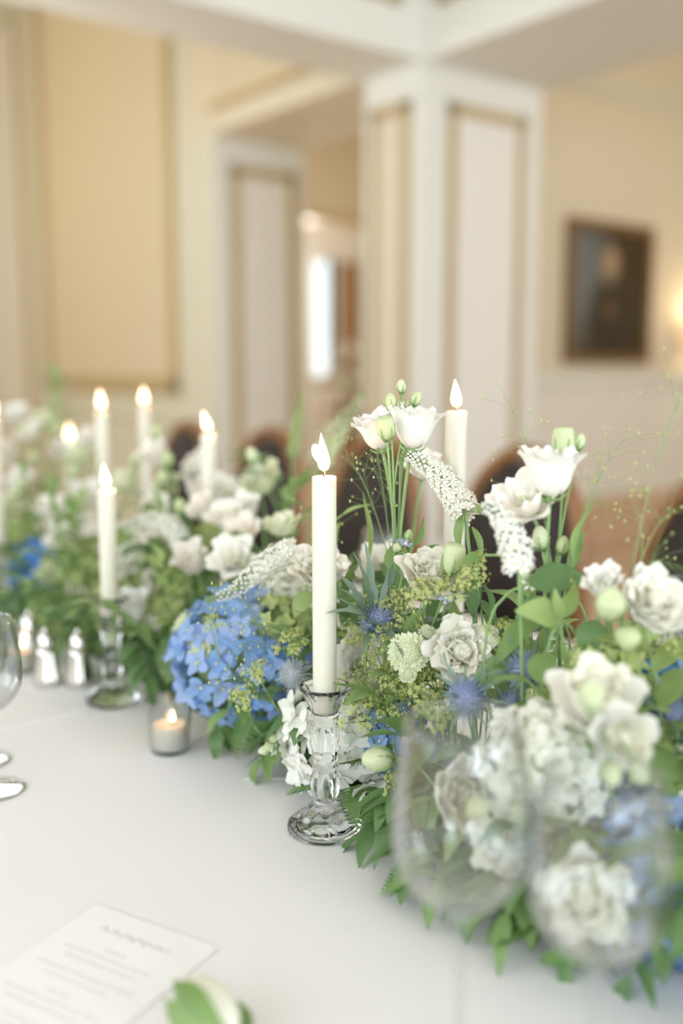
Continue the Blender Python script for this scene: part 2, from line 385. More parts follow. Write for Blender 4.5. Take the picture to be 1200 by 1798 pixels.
# windows behind the camera (source of the daylight)
for i, x in enumerate(WIN_Y):
    wf = struct('window_%d' % (i+2), boxes([((x-0.65, Y0-0.1, 0.7), (x-0.60, Y0-0.04, 2.8)), ((x+0.60, Y0-0.1, 0.7), (x+0.65, Y0-0.04, 2.8)),
                ((x-0.60, Y0-0.1, 2.75), (x+0.60, Y0-0.04, 2.8)), ((x-0.60, Y0-0.1, 0.7), (x+0.60, Y0-0.04, 0.75)), ((x-0.02, Y0-0.09, 0.75), (x+0.02, Y0-0.05, 2.75))]), M['plaster'])
for i, y in enumerate((-0.9, 1.3, 4.0)):
    wf = struct('window_%d' % (i+5), boxes([((X0-0.1, y-0.65, 0.7), (X0-0.04, y-0.60, 2.8)), ((X0-0.1, y+0.60, 0.7), (X0-0.04, y+0.65, 2.8)),
                ((X0-0.1, y-0.60, 2.75), (X0-0.04, y+0.60, 2.8)), ((X0-0.1, y-0.60, 0.7), (X0-0.04, y+0.60, 0.75)), ((X0-0.09, y-0.02, 0.75), (X0-0.05, y+0.02, 2.75))]), M['plaster'])

# framed portrait on the painting wall
def oil_mat():
    m, nt, b, out = nodes('dark_oil_portrait')
    tc = nt.nodes.new('ShaderNodeTexCoord')
    def blob(cx, cz, sx, sz, soft):
        mp = nt.nodes.new('ShaderNodeMapping'); mp.inputs['Location'].default_value = (-cx/sx, 0, -cz/sz); mp.inputs['Scale'].default_value = (1/sx, 0, 1/sz)
        g = nt.nodes.new('ShaderNodeTexGradient'); g.gradient_type = 'SPHERICAL'
        r = nt.nodes.new('ShaderNodeMapRange'); r.inputs[2].default_value = soft
        nt.links.new(tc.outputs['Object'], mp.inputs[0]); nt.links.new(mp.outputs[0], g.inputs[0]); nt.links.new(g.outputs['Fac'], r.inputs[0]); return r.outputs[0]
    def mix(prev, fac, colr):
        mx = nt.nodes.new('ShaderNodeMix'); mx.data_type = 'RGBA'; nt.links.new(fac, mx.inputs[0])
        if isinstance(prev, tuple): mx.inputs[6].default_value = prev
        else: nt.links.new(prev, mx.inputs[6])
        mx.inputs[7].default_value = (*colr, 1); return mx.outputs[2]
    c0 = mix((0.075, 0.055, 0.03, 1), blob(-0.30, 0.10, 0.40, 0.6, 0.7), (0.19, 0.20, 0.20))
    c0 = mix(c0, blob(0.02, -0.22, 0.30, 0.42, 0.35), (0.06, 0.05, 0.035))
    c0 = mix(c0, blob(0.0, 0.19, 0.10, 0.145, 0.5), (0.46, 0.33, 0.21))
    c0 = mix(c0, blob(0.0, 0.10, 0.07, 0.06, 0.5), (0.26, 0.20, 0.14))
    c0 = mix(c0, blob(0.0, -0.10, 0.09, 0.10, 0.6), (0.15, 0.10, 0.06))
    nt.links.new(c0, b.inputs['Base Color']); b.inputs['Roughness'].default_value = 0.7; b.inputs['Specular IOR Level'].default_value = 0.08
    return m
pc = V((5.55, PW, 1.70))
pt = thing('framed_painting', 'dark oil portrait in a narrow brown frame hanging on the cream wall', 'painting', pc)
hw, hh = 0.45, 0.46
mb = MB(); mb.box((-hw+0.04, -0.022, -hh+0.04), (hw-0.04, -0.004, hh-0.04)); obj('canvas', mb.mesh('canvas', oil_mat(), False), pt)
M['frame'] = mat('brown_gilt_frame', (0.20, 0.11, 0.04), 0.4, var=0.25, scale=25)
for a, b_ in (((-hw, -0.04, -hh), (-hw+0.055, 0, hh)), ((hw-0.055, -0.04, -hh), (hw, 0, hh)), ((-hw+0.055, -0.04, hh-0.055), (hw-0.055, 0, hh)), ((-hw+0.055, -0.04, -hh), (hw-0.055, 0, -hh+0.055))):
    mb = MB(); mb.box(a, b_); obj('frame_bar', mb.mesh('frame_bar', M['frame'], False), pt)
# wall sconce on the right
sp_ = V((6.56, PW, 1.36))
sc_ = thing('wall_sconce', 'lit wall lamp with a cream shade at the right edge of the painting wall', 'lamp', sp_)
mb = MB(); mb.lathe([(0.0, 0), (0.05, 0), (0.05, 0.012), (0.02, 0.02), (0, 0.02)], 20, 0, None, Matrix.Rotation(PI/2, 4, 'X')); obj('backplate', mb.mesh('backplate', M['brass']), sc_)
mb = MB(); mb.tube([(0, -0.01, 0), (0, -0.08, -0.03), (0, -0.13, -0.01), (0, -0.13, 0.06)], 0.008, 8); obj('arm', mb.mesh('arm', M['brass']), sc_)
mb = MB(); mb.lathe([(0.105, 0), (0.065, 0.17)], 28, 0, None, T((0, -0.13, 0.03)))
mb.f = [f for f in mb.f if len(f) == 4]; mb.m = [0]*len(mb.f)
shade_m = mat('cream_lamp_shade', (0.85, 0.74, 0.55), 0.8, transl=0.5); obj('lamp_shade', mb.mesh('lamp_shade', shade_m), sc_)
mb = MB(); mb.ball((0, -0.13, 0.10), 0.025, 0, 12, 8)
bm2, nt, b, out = nodes('warm_bulb'); b.inputs['Emission Color'].default_value = (1, 0.75, 0.42, 1); b.inputs['Emission Strength'].default_value = 30
obj('bulb', mb.mesh('bulb', bm2), sc_)
lamp('sconce_light', sp_ + V((0, -0.17, 0.20)), 7, (1.0, 0.72, 0.40), 0.04)

# ------------------------------------------------------------------ table and chairs
TX0, TX1, TY0, TY1 = 0.04, 1.25, -1.1, 3.2
tb = thing('banquet_table', 'long banquet table hidden under the white cloth', 'table', ((TX0+TX1)/2, (TY0+TY1)/2, 0))
cx, cy = (TX0+TX1)/2, (TY0+TY1)/2
obj('tabletop', boxes([((TX0-cx+0.01, TY0-cy+0.01, TZ-0.03), (TX1-cx-0.01, TY1-cy-0.01, TZ-0.004))]).mesh('tabletop', M['oak'], False), tb)
for sx in (-1, 1):
    for sy in (-1, 1):
        mb = MB(); mb.tube([(sx*0.5, sy*1.9, 0), (sx*0.5, sy*1.9, TZ-0.03)], [0.02, 0.028], 12); obj('leg', mb.mesh('leg', M['oak']), tb)
# cloth: top plus a drape with soft folds, one ring mesh
mb = MB(); per = []
N1, N2 = 60, 170
for i in range(N1): per.append((TX0 + (TX1-TX0)*i/N1, TY0, 0, -1))
for i in range(N2): per.append((TX1, TY0 + (TY1-TY0)*i/N2, 1, 0))
for i in range(N1): per.append((TX1 - (TX1-TX0)*i/N1, TY1, 0, 1))
for i in range(N2): per.append((TX0, TY1 - (TY1-TY0)*i/N2, -1, 0))
vs, fs = [], []
rows = [(0.0, 0.0), (0.006, -0.002), (0.010, -0.010), (0.014, -0.10), (0.02, -0.3), (0.03, -0.5), (0.035, -0.70)]
for (o_, dz) in rows:
    for k, (x, y, nx, ny) in enumerate(per):
        wv = (0.5+0.5*math.sin(k*0.55)+0.3*math.sin(k*0.23)) * 0.03 * min(1, -dz/0.4)
        vs.append((x + nx*(o_+wv), y + ny*(o_+wv), TZ + dz))
n = len(per)
for r_ in range(len(rows)-1):
    for k in range(n): fs.append((r_*n+k, (r_+1)*n+k, (r_+1)*n+(k+1) % n, r_*n+(k+1) % n))
fs.append(tuple(range(n)))
mb.add(vs, fs)
# pressed creases across the top
def crease(p0, p1, h=0.0012, wd=0.006):
    p0, p1 = V(p0), V(p1); s = (p1-p0).cross(UPZ).normalized()*wd
    z0 = UPZ*0.0002
    mb.add([p0+s+z0, p0-s+z0, p1-s+z0, p1+s+z0, p0+UPZ*h, p1+UPZ*h], [(0, 3, 5, 4), (1, 4, 5, 2)])
crease(on_table(-60, 1296), on_table(150, 1249), 0.003, 0.007)
crease(on_table(428, 1368), on_table(560, 1366), 0.0014, 0.004)
tc = obj('tablecloth', mb.mesh('tablecloth', M['linen'], False)); tag(tc, 'white linen cloth covering the long table', 'tablecloth')

def chair_meshes():
    R = {}
    W_, ZT, ZS = 0.19, 0.995, 0.72
    def arch(w, zt, zs, k=26):
        P = [(0.01, -w, 0.46)] + [(0.0, -w, 0.56)]
        for i in range(k+1):
            a = PI - PI*i/k
            P.append((0.03*math.sin(a), w*math.cos(a), zs + (zt-zs)*math.sin(a)))
        return P + [(0.0, w, 0.56), (0.01, w, 0.46)]
    mb = MB(); mb.tube(arch(W_, ZT, ZS), 0.021, 10); R['back_frame'] = (mb.mesh('back_frame', M['chairwood']), None)
    mb = MB(); P = arch(W_-0.02, ZT-0.025, ZS); n = len(P)
    vs = [(p[0]-0.018, p[1], p[2]) for p in P] + [(p[0]+0.016, p[1], p[2]) for p in P]
    c0, c1 = len(vs), len(vs)+1
    vs += [(-0.03, 0, 0.72), (0.022, 0, 0.72)]
    fs = [(i, (i+1) % n, c0) for i in range(n)] + [((i+1) % n + n, i+n, c1) for i in range(n)] + [(i, i+n, (i+1) % n+n, (i+1) % n) for i in range(n)]
    mb.add(vs, fs); R['backrest'] = (mb.mesh('backrest', M['uphol']), None)
    mb = MB()
    def ring(s, z): return [(-0.44+0.44*(0.5+0.5*a)*1.0, 0, z) for a in (0,)]
    vs = []
    prof = [(0.92, 0.43), (1.0, 0.45), (1.0, 0.475), (0.93, 0.492), (0.5, 0.50)]
    for s, z in prof:
        for k in range(24):
            a = 2*PI*k/24; ca, sa = math.cos(a), math.sin(a)
            q_ = 1/max(abs(ca), abs(sa))**0.75
            vs.append((-0.215 + 0.21*s*ca*q_*0.97, 0.235*s*sa*q_*0.97*(1-0.10*(1-ca)*0) , z))
    fs = [(i*24+k, i*24+(k+1) % 24, (i+1)*24+(k+1) % 24, (i+1)*24+k) for i in range(len(prof)-1) for k in range(24)]
    fs += [tuple(range(23, -1, -1)), tuple((len(prof)-1)*24+k for k in range(24))]
    mb.add(vs, fs); R['seat'] = (mb.mesh('seat', M['uphol']), None)
    mb = MB(); mb.box((-0.41, -0.21, 0.385), (-0.01, 0.21, 0.432)); R['seat_frame'] = (mb.mesh('seat_frame', M['chairwood'], False), None)
    legs = []
    for sy in (-1, 1):
        mb = MB(); mb.tube([(-0.39, sy*0.19, 0.40), (-0.395, sy*0.19, 0.2), (-0.40, sy*0.19, 0.0)], [0.022, 0.018, 0.013], 10); legs.append(mb.mesh('leg', M['chairwood']))
        mb = MB(); mb.tube([(0.01, sy*0.19, 0.47), (0.0, sy*0.195, 0.40), (0.03, sy*0.21, 0.2), (0.08, sy*0.21, 0.0)], [0.021, 0.021, 0.018, 0.014], 10); legs.append(mb.mesh('leg', M['chairwood']))
    return R, legs
CR, CL = chair_meshes()
clabels = ['arch-backed dark upholstered chair at the right edge, nearest of the row',
           'arch-backed dark chair behind the tallest white lisianthus blooms',
           'arch-backed dark chair behind the main candle and the fine grass',
           'arch-backed dark chair showing left of the main candle flame',
           'arch-backed dark chair farthest down the row, behind the small candle flames']
for k in range(-1, 4):
    ch = thing('dining_chair', clabels[k+1], 'chair', (1.765, 1.60 + 0.545*k, 0.0), 'dining chairs along the far side of the table')
    for nme, (me, _) in CR.items(): obj(nme, me, ch)
    for me in CL: obj('leg', me, ch)

# ------------------------------------------------------------------ candles and glassware
def flame_mesh(h, r, lean, lobe=False):
    mb = MB(); n = 14; prof = []
    for i in range(13):
        v = i/12
        rr = r * (math.sin(PI*min(1, v**0.62))**0.9 if v < 1 else 0) * (1.08 - 0.45*v)
        prof.append((max(rr, 0.0), v*h))
    vs = []
    for (rr, z) in prof:
        v = z/h; off = lean*(v**1.5)
        for k in range(n):
            a = 2*PI*k/n
            vs.append(V((rr*math.cos(a), rr*math.sin(a), z)) + RIGHT*off)
    fs = [(i*n+k, i*n+(k+1) % n, (i+1)*n+(k+1) % n, (i+1)*n+k) for i in range(12) for k in range(n)]
    mb.add(vs, fs)
    if lobe:
        q0 = len(mb.v)
        mb.ball((0, 0, 0), 1.0, 0, 12, 8)
        for i in range(q0, len(mb.v)):
            p_ = mb.v[i]; mb.v[i] = RIGHT*(p_.x*0.0048 - 0.0062 - 0.002*p_.z) + FWDH*p_.y*0.0042 + UPZ*(p_.z*0.0085 + h*0.48)
    return mb.mesh('flame', M['flame'])

def holder_mesh(h=0.143):
    k = h/0.143
    prof = [(0.0, 0.004), (0.022, 0.003), (0.033, 0.0), (0.0357, 0.002), (0.0360, 0.006), (0.034, 0.010), (0.0275, 0.0155), (0.019, 0.022), (0.0125, 0.028),
            (0.0098, 0.0305), (0.0105, 0.033), (0.0128, 0.038), (0.0139, 0.046), (0.0128, 0.054), (0.0106, 0.060), (0.0122, 0.0635), (0.0122, 0.0665), (0.0106, 0.070),
            (0.0116, 0.078), (0.0135, 0.092), (0.0138, 0.098), (0.0126, 0.105), (0.0115, 0.108), (0.0133, 0.111), (0.0133, 0.114), (0.0120, 0.117), (0.0148, 0.122),
            (0.0180, 0.130), (0.0215, 0.1375), (0.0240, 0.1405), (0.0243, 0.1425), (0.0232, 0.1430),
            (0.0200, 0.1395), (0.0150, 0.134), (0.0120, 0.129), (0.0116, 0.120), (0.0116, 0.1165), (0.0, 0.1165)]
    def fl(z, a):
        z /= k
        if 0.031 < z < 0.061 or 0.07 < z < 0.107: return 1 + 0.05*math.cos(8*a)
        if 0.009 < z < 0.029: return 1 + 0.035*math.cos(8*a)
        if 0.117 < z < 0.1405: return 1 + 0.02*math.cos(16*a)
        return 1
    mb = MB(); mb.lathe([(r, z*k) for r, z in prof], 64, 0, fl)
    return mb.mesh('candle_holder', M['crystal'])
HOLD = holder_mesh()
def candle_set(pos, ztop, lab_c, lab_h, fh, fr, lean, lobe=False, watts=0.10, r=0.0112, holder=True):
    """glass holder (a thing) and the taper that stands in it (another thing)"""
    h = obj('candle_holder', HOLD, None, T(pos)); tag(h, lab_h, 'candle holder', 'pressed glass candle holders')
    z0 = 0.1172
    cn = thing('taper_candle', lab_c, 'candle', V(pos)+UPZ*z0, 'lit taper candles')
    L_ = ztop - z0
    mb = MB(); mb.lathe([(0.0, 0.0), (r-0.0006, 0.0), (r-0.0002, 0.004), (r, L_*0.5), (r, L_-0.0018), (r-0.0006, L_-0.0003), (r-0.0018, L_), (0.006, L_-0.0012), (0.0, L_-0.002)], 32)
    obj('wax', mb.mesh('wax', M['wax']), cn)
    tip = V((0, 0, L_)) 
    mb = MB(); mb.tube([tip-UPZ*0.003, tip+UPZ*0.004, tip+UPZ*0.0075+RIGHT*lean*0.15], [0.0008, 0.0008, 0.0006], 6); obj('wick', mb.mesh('wick', M['wick']), cn)
    obj('flame', flame_mesh(fh, fr, lean, lobe), cn, T(tip+UPZ*0.0035))
    l = lamp('candle_light', V(pos)+UPZ*(ztop+0.0035)+RIGHT*0.0025, watts, (1.0, 0.55, 0.32), 0.002)
    return cn
def on_depth(px, py, t):                              # plan position at depth t, put on the table
    p = at(px, py, t); return V((p.x, p.y, TZ))
def ztop(px, py, pos):                                # height over the table of pixel (px,py) on the vertical through pos
    d = at(px, py, 1) - CAM; hd = math.hypot(d.x, d.y); k = math.hypot(pos.x, pos.y)/hd
    return CAMZ + d.z*k - TZ
P1 = on_table(571, 1457); P2 = on_table(199, 1232)
CANDLES = [
 (P1, (570, 836), 'ivory taper candle in sharp focus, nearest the viewer, its flame forked', 'clear glass candle holder in sharp focus in front of the white hydrangea', 0.036, 0.0062, -0.003, True),
 (P2, (200, 860), 'ivory taper candle second nearest, left of the blue hydrangea', 'glass candle holder beside the silver shakers', 0.030, 0.0058, -0.003, False),
 (on_depth(-4, 900, 1.70), (-2, 738), 'ivory taper candle cut by the left edge of the picture', 'glass candle holder at the left edge beside the deep blue hydrangea', 0.030, 0.0058, 0.006, False),
 (on_depth(799, 900, 1.07), (801, 722), 'ivory taper candle behind the lisianthus, right of the main candle', 'glass candle holder buried in the flowers under the right-hand candle', 0.030, 0.0058, -0.002, False),
 (on_depth(368, 900, 1.46), (368, 762), 'ivory taper candle leaning flame left, before the second chair arch', 'glass candle holder deep in the flowers beyond the arching white spike', 0.030, 0.0064, -0.007, False),
 (on_depth(184, 900, 1.80), (185, 722), 'tall ivory taper candle standing directly behind the second candle', 'glass candle holder seen just left of the second candle', 0.036, 0.0070, -0.002, False),
 (on_depth(258, 900, 1.95), (258, 713), 'tall ivory taper candle with a round blurred flame against the panelled wall', 'glass candle holder hidden beneath the round blurred flame', 0.034, 0.0075, 0.0, False),
 (on_depth(127, 900, 2.25), (127, 776), 'short ivory taper candle almost hidden by far white flowers', 'glass candle holder hidden at the far left among white flowers', 0.038, 0.0085, 0.0, False),
]
for pos, (tx, ty), lc, lh, fh, fr, ln, lb in CANDLES:
    candle_set(pos, ztop(tx, ty, pos), lc, lh, fh, fr, ln, lb)

def votive(pos, label, clabel):
    t = obj('votive_glass', None, None)
    COL.objects.unlink(t); bpy.data.objects.remove(t)
    mb = MB(); mb.lathe([(0.0, 0.0005), (0.0205, 0.0), (0.0222, 0.0015), (0.0268, 0.0615), (0.0262, 0.0625), (0.0255, 0.0618), (0.0212, 0.0075), (0.018, 0.006), (0.0, 0.0055)], 48)
    g = obj('votive_glass', mb.mesh('votive_glass', M['thin_glass']), None, T(pos)); tag(g, label, 'glass', 'votive glasses')
    c = thing('tealight', clabel, 'candle', V(pos)+UPZ*0.0062, 'tealights')
    mb = MB(); mb.lathe([(0.0, 0), (0.0195, 0), (0.0198, 0.001), (0.0200, 0.026), (0.0192, 0.0268), (0.017, 0.025), (0.0, 0.0245)], 36); obj('wax', mb.mesh('wax', M['wax']), c)
    mb = MB(); mb.tube([(0.003, 0, 0.0235), (0.003, 0, 0.030)], 0.0007, 6); obj('wick', mb.mesh('wick', M['wick']), c)
    obj('flame', flame_mesh(0.016, 0.0040, 0.002), c, T((0.003, 0, 0.027)))
    lamp('tealight_light', V(pos)+UPZ*0.052, 0.03, (1.0, 0.55, 0.25), 0.006)
votive(on_table(299, 1318), 'small clear votive glass on the open cloth before the blue hydrangea', 'lit tealight in the votive glass on the open cloth')
votive(on_table(38, 1178), 'votive glass glowing orange behind the silver shakers', 'lit tealight glowing behind the silver shakers')

def wine_glass(pos, label, R_, H, bowl_h, group, rim=0.72):
    zb = H - bowl_h
    outer = [(0.0, 0.0008), (0.030, 0.0), (0.0345, 0.0008), (0.0340, 0.002), (0.020, 0.0045), (0.008, 0.008), (0.0042, 0.016), (0.0036, 0.03), (0.0036, zb-0.012), (0.0055, zb-0.003)]
    N = 16
    for i in range(1, N+1):
        v = i/N
        outer.append((bowl_r(v, R_, rim), zb + bowl_h*v))
    inner = [(max(0.0, bowl_r(v, R_, rim)-0.0008), zb + 0.003 + (bowl_h-0.003)*v) for v in [j/N for j in range(N, -1, -1)]]
    inner[-1] = (0.0, zb+0.003)
    mb = MB(); mb.lathe(outer + inner, 56)
    g = obj('wine_glass', mb.mesh('wine_glass', M['thin_glass']), None, T(pos)); return tag(g, label, 'wine glass', group)
def bowl_r(v, R_, rim):
    # egg-shaped bowl, widest at 45 %
    if v < 0.42: return R_*math.sqrt(max(0.0, 1-(1-v/0.42)**2.2))
    u = (v-0.42)/0.58; return R_*(1-(1-rim)*u**1.8)
g1 = on_depth(812, 1450, 0.60); g2 = on_depth(1053, 1530, 0.552)
wine_glass(g1, 'large wine glass near the camera standing before the white hydrangea', 0.0425, 0.230, 0.121, 'wine glasses', 0.80)
wine_glass(g2, 'large wine glass nearest the camera in the lower right corner', 0.0395, 0.217, 0.109, 'wine glasses', 0.80)
wine_glass(on_table(-14, 1388), 'wine glass at the left edge with its foot on the open cloth', 0.036, 0.185, 0.10, 'wine glasses', 0.75)
wine_glass(on_table(-36, 1338), 'second wine glass at the left edge, behind the first', 0.036, 0.185, 0.10, 'wine glasses', 0.75)
wine_glass(on_depth(672, 930, 1.55), 'wine glass beyond the flowers right of the main candle', 0.036, 0.19, 0.10, 'wine glasses', 0.8)
wine_glass(on_depth(1212, 1040, 1.18), 'wine glass at the right edge beyond the flowers', 0.040, 0.19, 0.11, 'wine glasses', 0.8)

def shaker(pos, label, h=0.08):
    t = thing('shaker', label, 'shaker', pos, 'silver salt and pepper shakers')
    fl = lambda z, a: 1 + (0.05*abs(math.cos(6*a)) if z < 0.05*h/0.08 else 0)
    mb = MB(); mb.lathe([(0, 0), (0.0185, 0), (0.0192, 0.003), (0.0175, 0.012), (0.0145, 0.028), (0.012, 0.046), (0.0108, 0.056), (0, 0.056)], 48, 0, fl); obj('body', mb.mesh('body', M['silver']), t, Sc(h/0.08))
    mb = MB(); mb.lathe([(0, 0.0555), (0.0112, 0.0555), (0.0116, 0.059), (0.0105, 0.062), (0.0098, 0.068), (0.0065, 0.075), (0.0028, 0.078), (0.0032, 0.080), (0.0015, 0.082), (0, 0.0822)], 28); obj('cap', mb.mesh('cap', M['silver']), t, Sc(h/0.08))
shaker(on_table(83, 1202), 'silver shaker on the left of the two, by the candle holder')
shaker(on_table(140, 1204), 'silver shaker on the right of the two, by the candle holder')
shaker(on_table(54, 1172), 'silver shaker standing behind the other two', 0.085)

# menu card with its script heading and centred lines (not readable in the photograph)
mc = on_table(170, 1590); mr = on_table(385, 1665)
mx_ = (mr - mc); wM = mx_.length; mx_.normalize(); my_ = UPZ.cross(mx_)
Mm = Matrix(((mx_.x, my_.x, 0, mc.x), (mx_.y, my_.y, 0, mc.y), (0, 0, 1, TZ+0.0006), (0, 0, 0, 1)))
menu = thing('menu_card', 'white menu card with a script heading lying on the cloth', 'menu', mc + UPZ*0.0006)
menu.matrix_basis = Mm
mb = MB(); mb.box((0, -0.245, 0), (wM, 0, 0.0005)); obj('card', mb.mesh('card', M['paper'], False), menu)
rg = random.Random(5)
def ribbon(mb, pts, wd=0.0004, z=0.00062):
    for a, b_ in zip(pts[:-1], pts[1:]):
        d = (V((*b_, 0))-V((*a, 0))); 
        if d.length < 1e-6: continue
        s = V((-d.y, d.x, 0)).normalized()*wd
        A, B = V((*a, z)), V((*b_, z)); mb.add([A+s, A-s, B-s, B+s], [(0, 1, 2, 3)])
def scrawl(mb, cx_, y, width, amp, wd):
    pts = []; n_ = int(width/0.0012)
    ph = rg.random()*6
    for i in range(n_):
        u = i/n_; gap = (i % 9 == 8)
        pts.append((cx_-width/2+width*u + 0.0006*math.sin(i*1.9+ph), y + amp*(math.sin(i*1.35+ph)*0.6 + 0.5*math.sin(i*0.61)*rg.random())))
        if gap and len(pts) > 1: ribbon(mb, pts, wd); pts = []
    if len(pts) > 1: ribbon(mb, pts, wd)
mb = MB(); scrawl(mb, wM*0.50, -0.024, 0.070, 0.0042, 0.00042); obj('heading', mb.mesh('heading', M['ink'], False), menu)
mb = MB(); y = -0.046
for i, wl in enumerate([0.022, 0.088, 0.070, 0.0, 0.094, 0.060, 0.0, 0.024, 0.092, 0.072, 0.0, 0.090, 0.064, 0.0, 0.026, 0.086]):
    if wl: scrawl(mb, wM*0.5, y, wl, 0.0013, 0.00038)
    y -= 0.0088 if wl else 0.006
obj('text_lines', mb.mesh('text_lines', M['ink'], False), menu)

# ------------------------------------------------------------------ flowers: shared part meshes
RND = random.Random(11)
def petal(mb, L, th, W, nu=7, nv=7, ruf=0.0, rot=0.0, c=0.5, r0=0.001, z0=0.0, mi=0, rg=RND, tip=0.85, rufk=5.0):
    """one petal as a grid: th = angles from the flower axis along its length, W = half width"""
    vs, fs = [], []
    r, z = r0, z0; ph = rg.random()*6; ph2 = rg.random()*6; K = 32; RR, ZZ = [r], [z]
    for q in range(K):
        x = (q+0.5)/K*(len(th)-1); i0 = min(int(x), len(th)-2); a = rad(th[i0]+(th[i0+1]-th[i0])*(x-i0))
        r += math.sin(a)*L/K; z += math.cos(a)*L/K; RR.append(r); ZZ.append(z)
    for j in range(nv):
        v = j/(nv-1)
        hw = W*min(1.0, 0.22+1.6*v)*math.sqrt(max(0.02, 1-max(0.0, (v-0.55)/0.45)**2*tip))
        for i in range(nu):
            u = 2*i/(nu-1)-1
            ve = v*(1-0.17*u*u*v)*K; k = min(int(ve), K-1); r = RR[k]+(RR[k+1]-RR[k])*(ve-k); z = ZZ[k]+(ZZ[k+1]-ZZ[k])*(ve-k)
            phi = u*hw/(max(r, 0.0)+c*W)
            e = v**3
            dr = ruf*e*(math.sin(rufk*u+ph)+0.5*math.sin(2.3*rufk*u+ph2)) - 0.05*hw*u*u*v; dz = ruf*0.7*e*(math.cos(rufk*1.3*u+ph*1.7)+0.5*math.sin(2.1*rufk*u+ph))
            R_ = r+dr
            a = rot+phi; vs.append((R_*math.cos(a), R_*math.sin(a), z+dz))
    for j in range(nv-1):
        for i in range(nu-1):
            fs.append((j*nu+i, j*nu+i+1, (j+1)*nu+i+1, (j+1)*nu+i))
    mb.add(vs, fs, mi)
CACHE = {}
def cached(key, fn):
    if key not in CACHE: CACHE[key] = fn()
    return CACHE[key]

OPEN = {  # angle programmes of the outer and inner petals
 'cup':   ([80, 44, 14, 16, 62], [64, 28, 4, 6, 34]),
 'open':  ([82, 56, 40, 44, 74], [68, 42, 22, 22, 46]),
 'rose':  ([86, 66, 34, 26, 70], [74, 42, 12, 4, 34]),
 'ruffle': ([86, 62, 32, 28, 74], [74, 44, 16, 14, 52]),
}
def lis_petal(kind, inner, var, colr):
    def f():
        mb = MB(); th = OPEN[kind][1 if inner else 0]; rg = random.Random(hash((kind == 'cup', inner, var)) % 1000 + var*7)
        petal(mb, 0.046*(0.9 if inner else 1.0), [t+rg.uniform(-7, 7) for t in th], 0.037*(0.9 if inner else 1.0), 11, 10, 0.0022 if kind != 'rose' else 0.0012, 0, 0.62, 0.0012, 0, 0, rg, 0.35, 5.0)
        return mb.mesh('petal', M[colr])
    return cached(('lp', kind, inner, var, colr), f)
def lis_core(kind, colr):
    def f():
        mb = MB(); rg = random.Random(len(kind)*3)
        n_layers = {'cup': 1, 'open': 1, 'rose': 3, 'ruffle': 4}[kind]
        for l in range(n_layers):
            k = 4 if l else 3
            for i in range(k):
                s = (0.50+0.14*l) if kind != 'rose' else 0.74+0.12*l
                if kind == 'rose': th = [62+6*l, 26+6*l, 0+4*l, -6+6*l, 14+12*l]
                else: th = [40+10*l, 22+6*l, 8+6*l, 20+8*l, 50+8*l]
                petal(mb, 0.046*s*(1.18 if kind == 'rose' else 1.08), th, 0.030*s, 9, 7, 0.0026 if kind == 'ruffle' else 0.0010, 2*PI*i/k+l*0.7+rg.uniform(-.2, .2), 0.5, 0.0008, 0.002, 0, rg, 0.4)
        if kind in ('rose', 'ruffle'):                # rolled heart
            vs, fs = [], []; n_ = 54; turns = 3.2
            for i in range(n_):
                u = i/(n_-1); a = turns*2*PI*u; rr = 0.0012+0.0125*u; top = 0.034-0.004*u+0.0012*math.sin(a*2.3)
                if kind == 'ruffle': rr *= 1+0.30*math.sin(2.6*a+1)+0.14*math.sin(6.1*a); top += 0.0022*math.sin(a*5.3)-0.002*(1-u)
                for (k_, zz) in ((0.45, 0.004), (0.85, 0.018), (1.0, top-0.005), (1.10, top-0.001), (1.28, top)): vs.append((rr*k_*math.cos(a), rr*k_*math.sin(a), zz))
            for i in range(n_-1):
                for k in range(4): q = i*5+k; fs.append((q, q+1, q+6, q+5))
            mb.add(vs, fs, 0); mb.ball((0, 0, 0.020), 0.0095, 0, 12, 8, 1.1)
        # green ovary and style
        mb.tube([(0, 0, 0.002), (0, 0, 0.012), (0, 0, 0.020)], [0.004, 0.0035, 0.0018], 8, 1)
        mb.ball((0, 0, 0.021), 0.003, 1, 8, 5, 0.7)
        # calyx
        for i in range(5):
            a = 2*PI*i/5
            mb.tube([(0.002*math.cos(a), 0.002*math.sin(a), -0.003), (0.008*math.cos(a), 0.008*math.sin(a), -0.001), (0.013*math.cos(a), 0.013*math.sin(a), 0.004)], [0.0018, 0.0012, 0.0003], 5, 2)
        mb.ball((0, 0, -0.002), 0.0042, 2, 8, 5)
        return mb.mesh('bloom', [M['petal_core'], M['bud'], M['stem']])
    return cached(('lc', kind, colr), f)
def lis_whole(kind, var, colr):                       # the same bloom in one mesh, for blooms too small to show single petals
    def f():
        mb = MB(); rg = random.Random(var*13+5)
        for inner in (0, 1):
            th = OPEN[kind][inner]
            for i in range(5):
                petal(mb, 0.046*(0.9 if inner else 1), [t+rg.uniform(-8, 8) for t in th], 0.035, 7, 7, 0.002, 2*PI*(i+0.5*inner)/5+rg.uniform(-.15, .15), 0.62, 0.0012, 0, 0, rg, 0.35)
        for i in range(4): petal(mb, 0.032, [45, 20, 6, 15, 40], 0.020, 6, 6, 0.0018, 2*PI*i/4, 0.55, 0.001, 0.002, 1, rg, 0.6)
        mb.ball((0, 0, -0.002), 0.0045, 2, 8, 5)
        return mb.mesh('bloom', [M[colr], M['petal_core'], M['stem']])
    return cached(('lw', kind, var, colr), f)
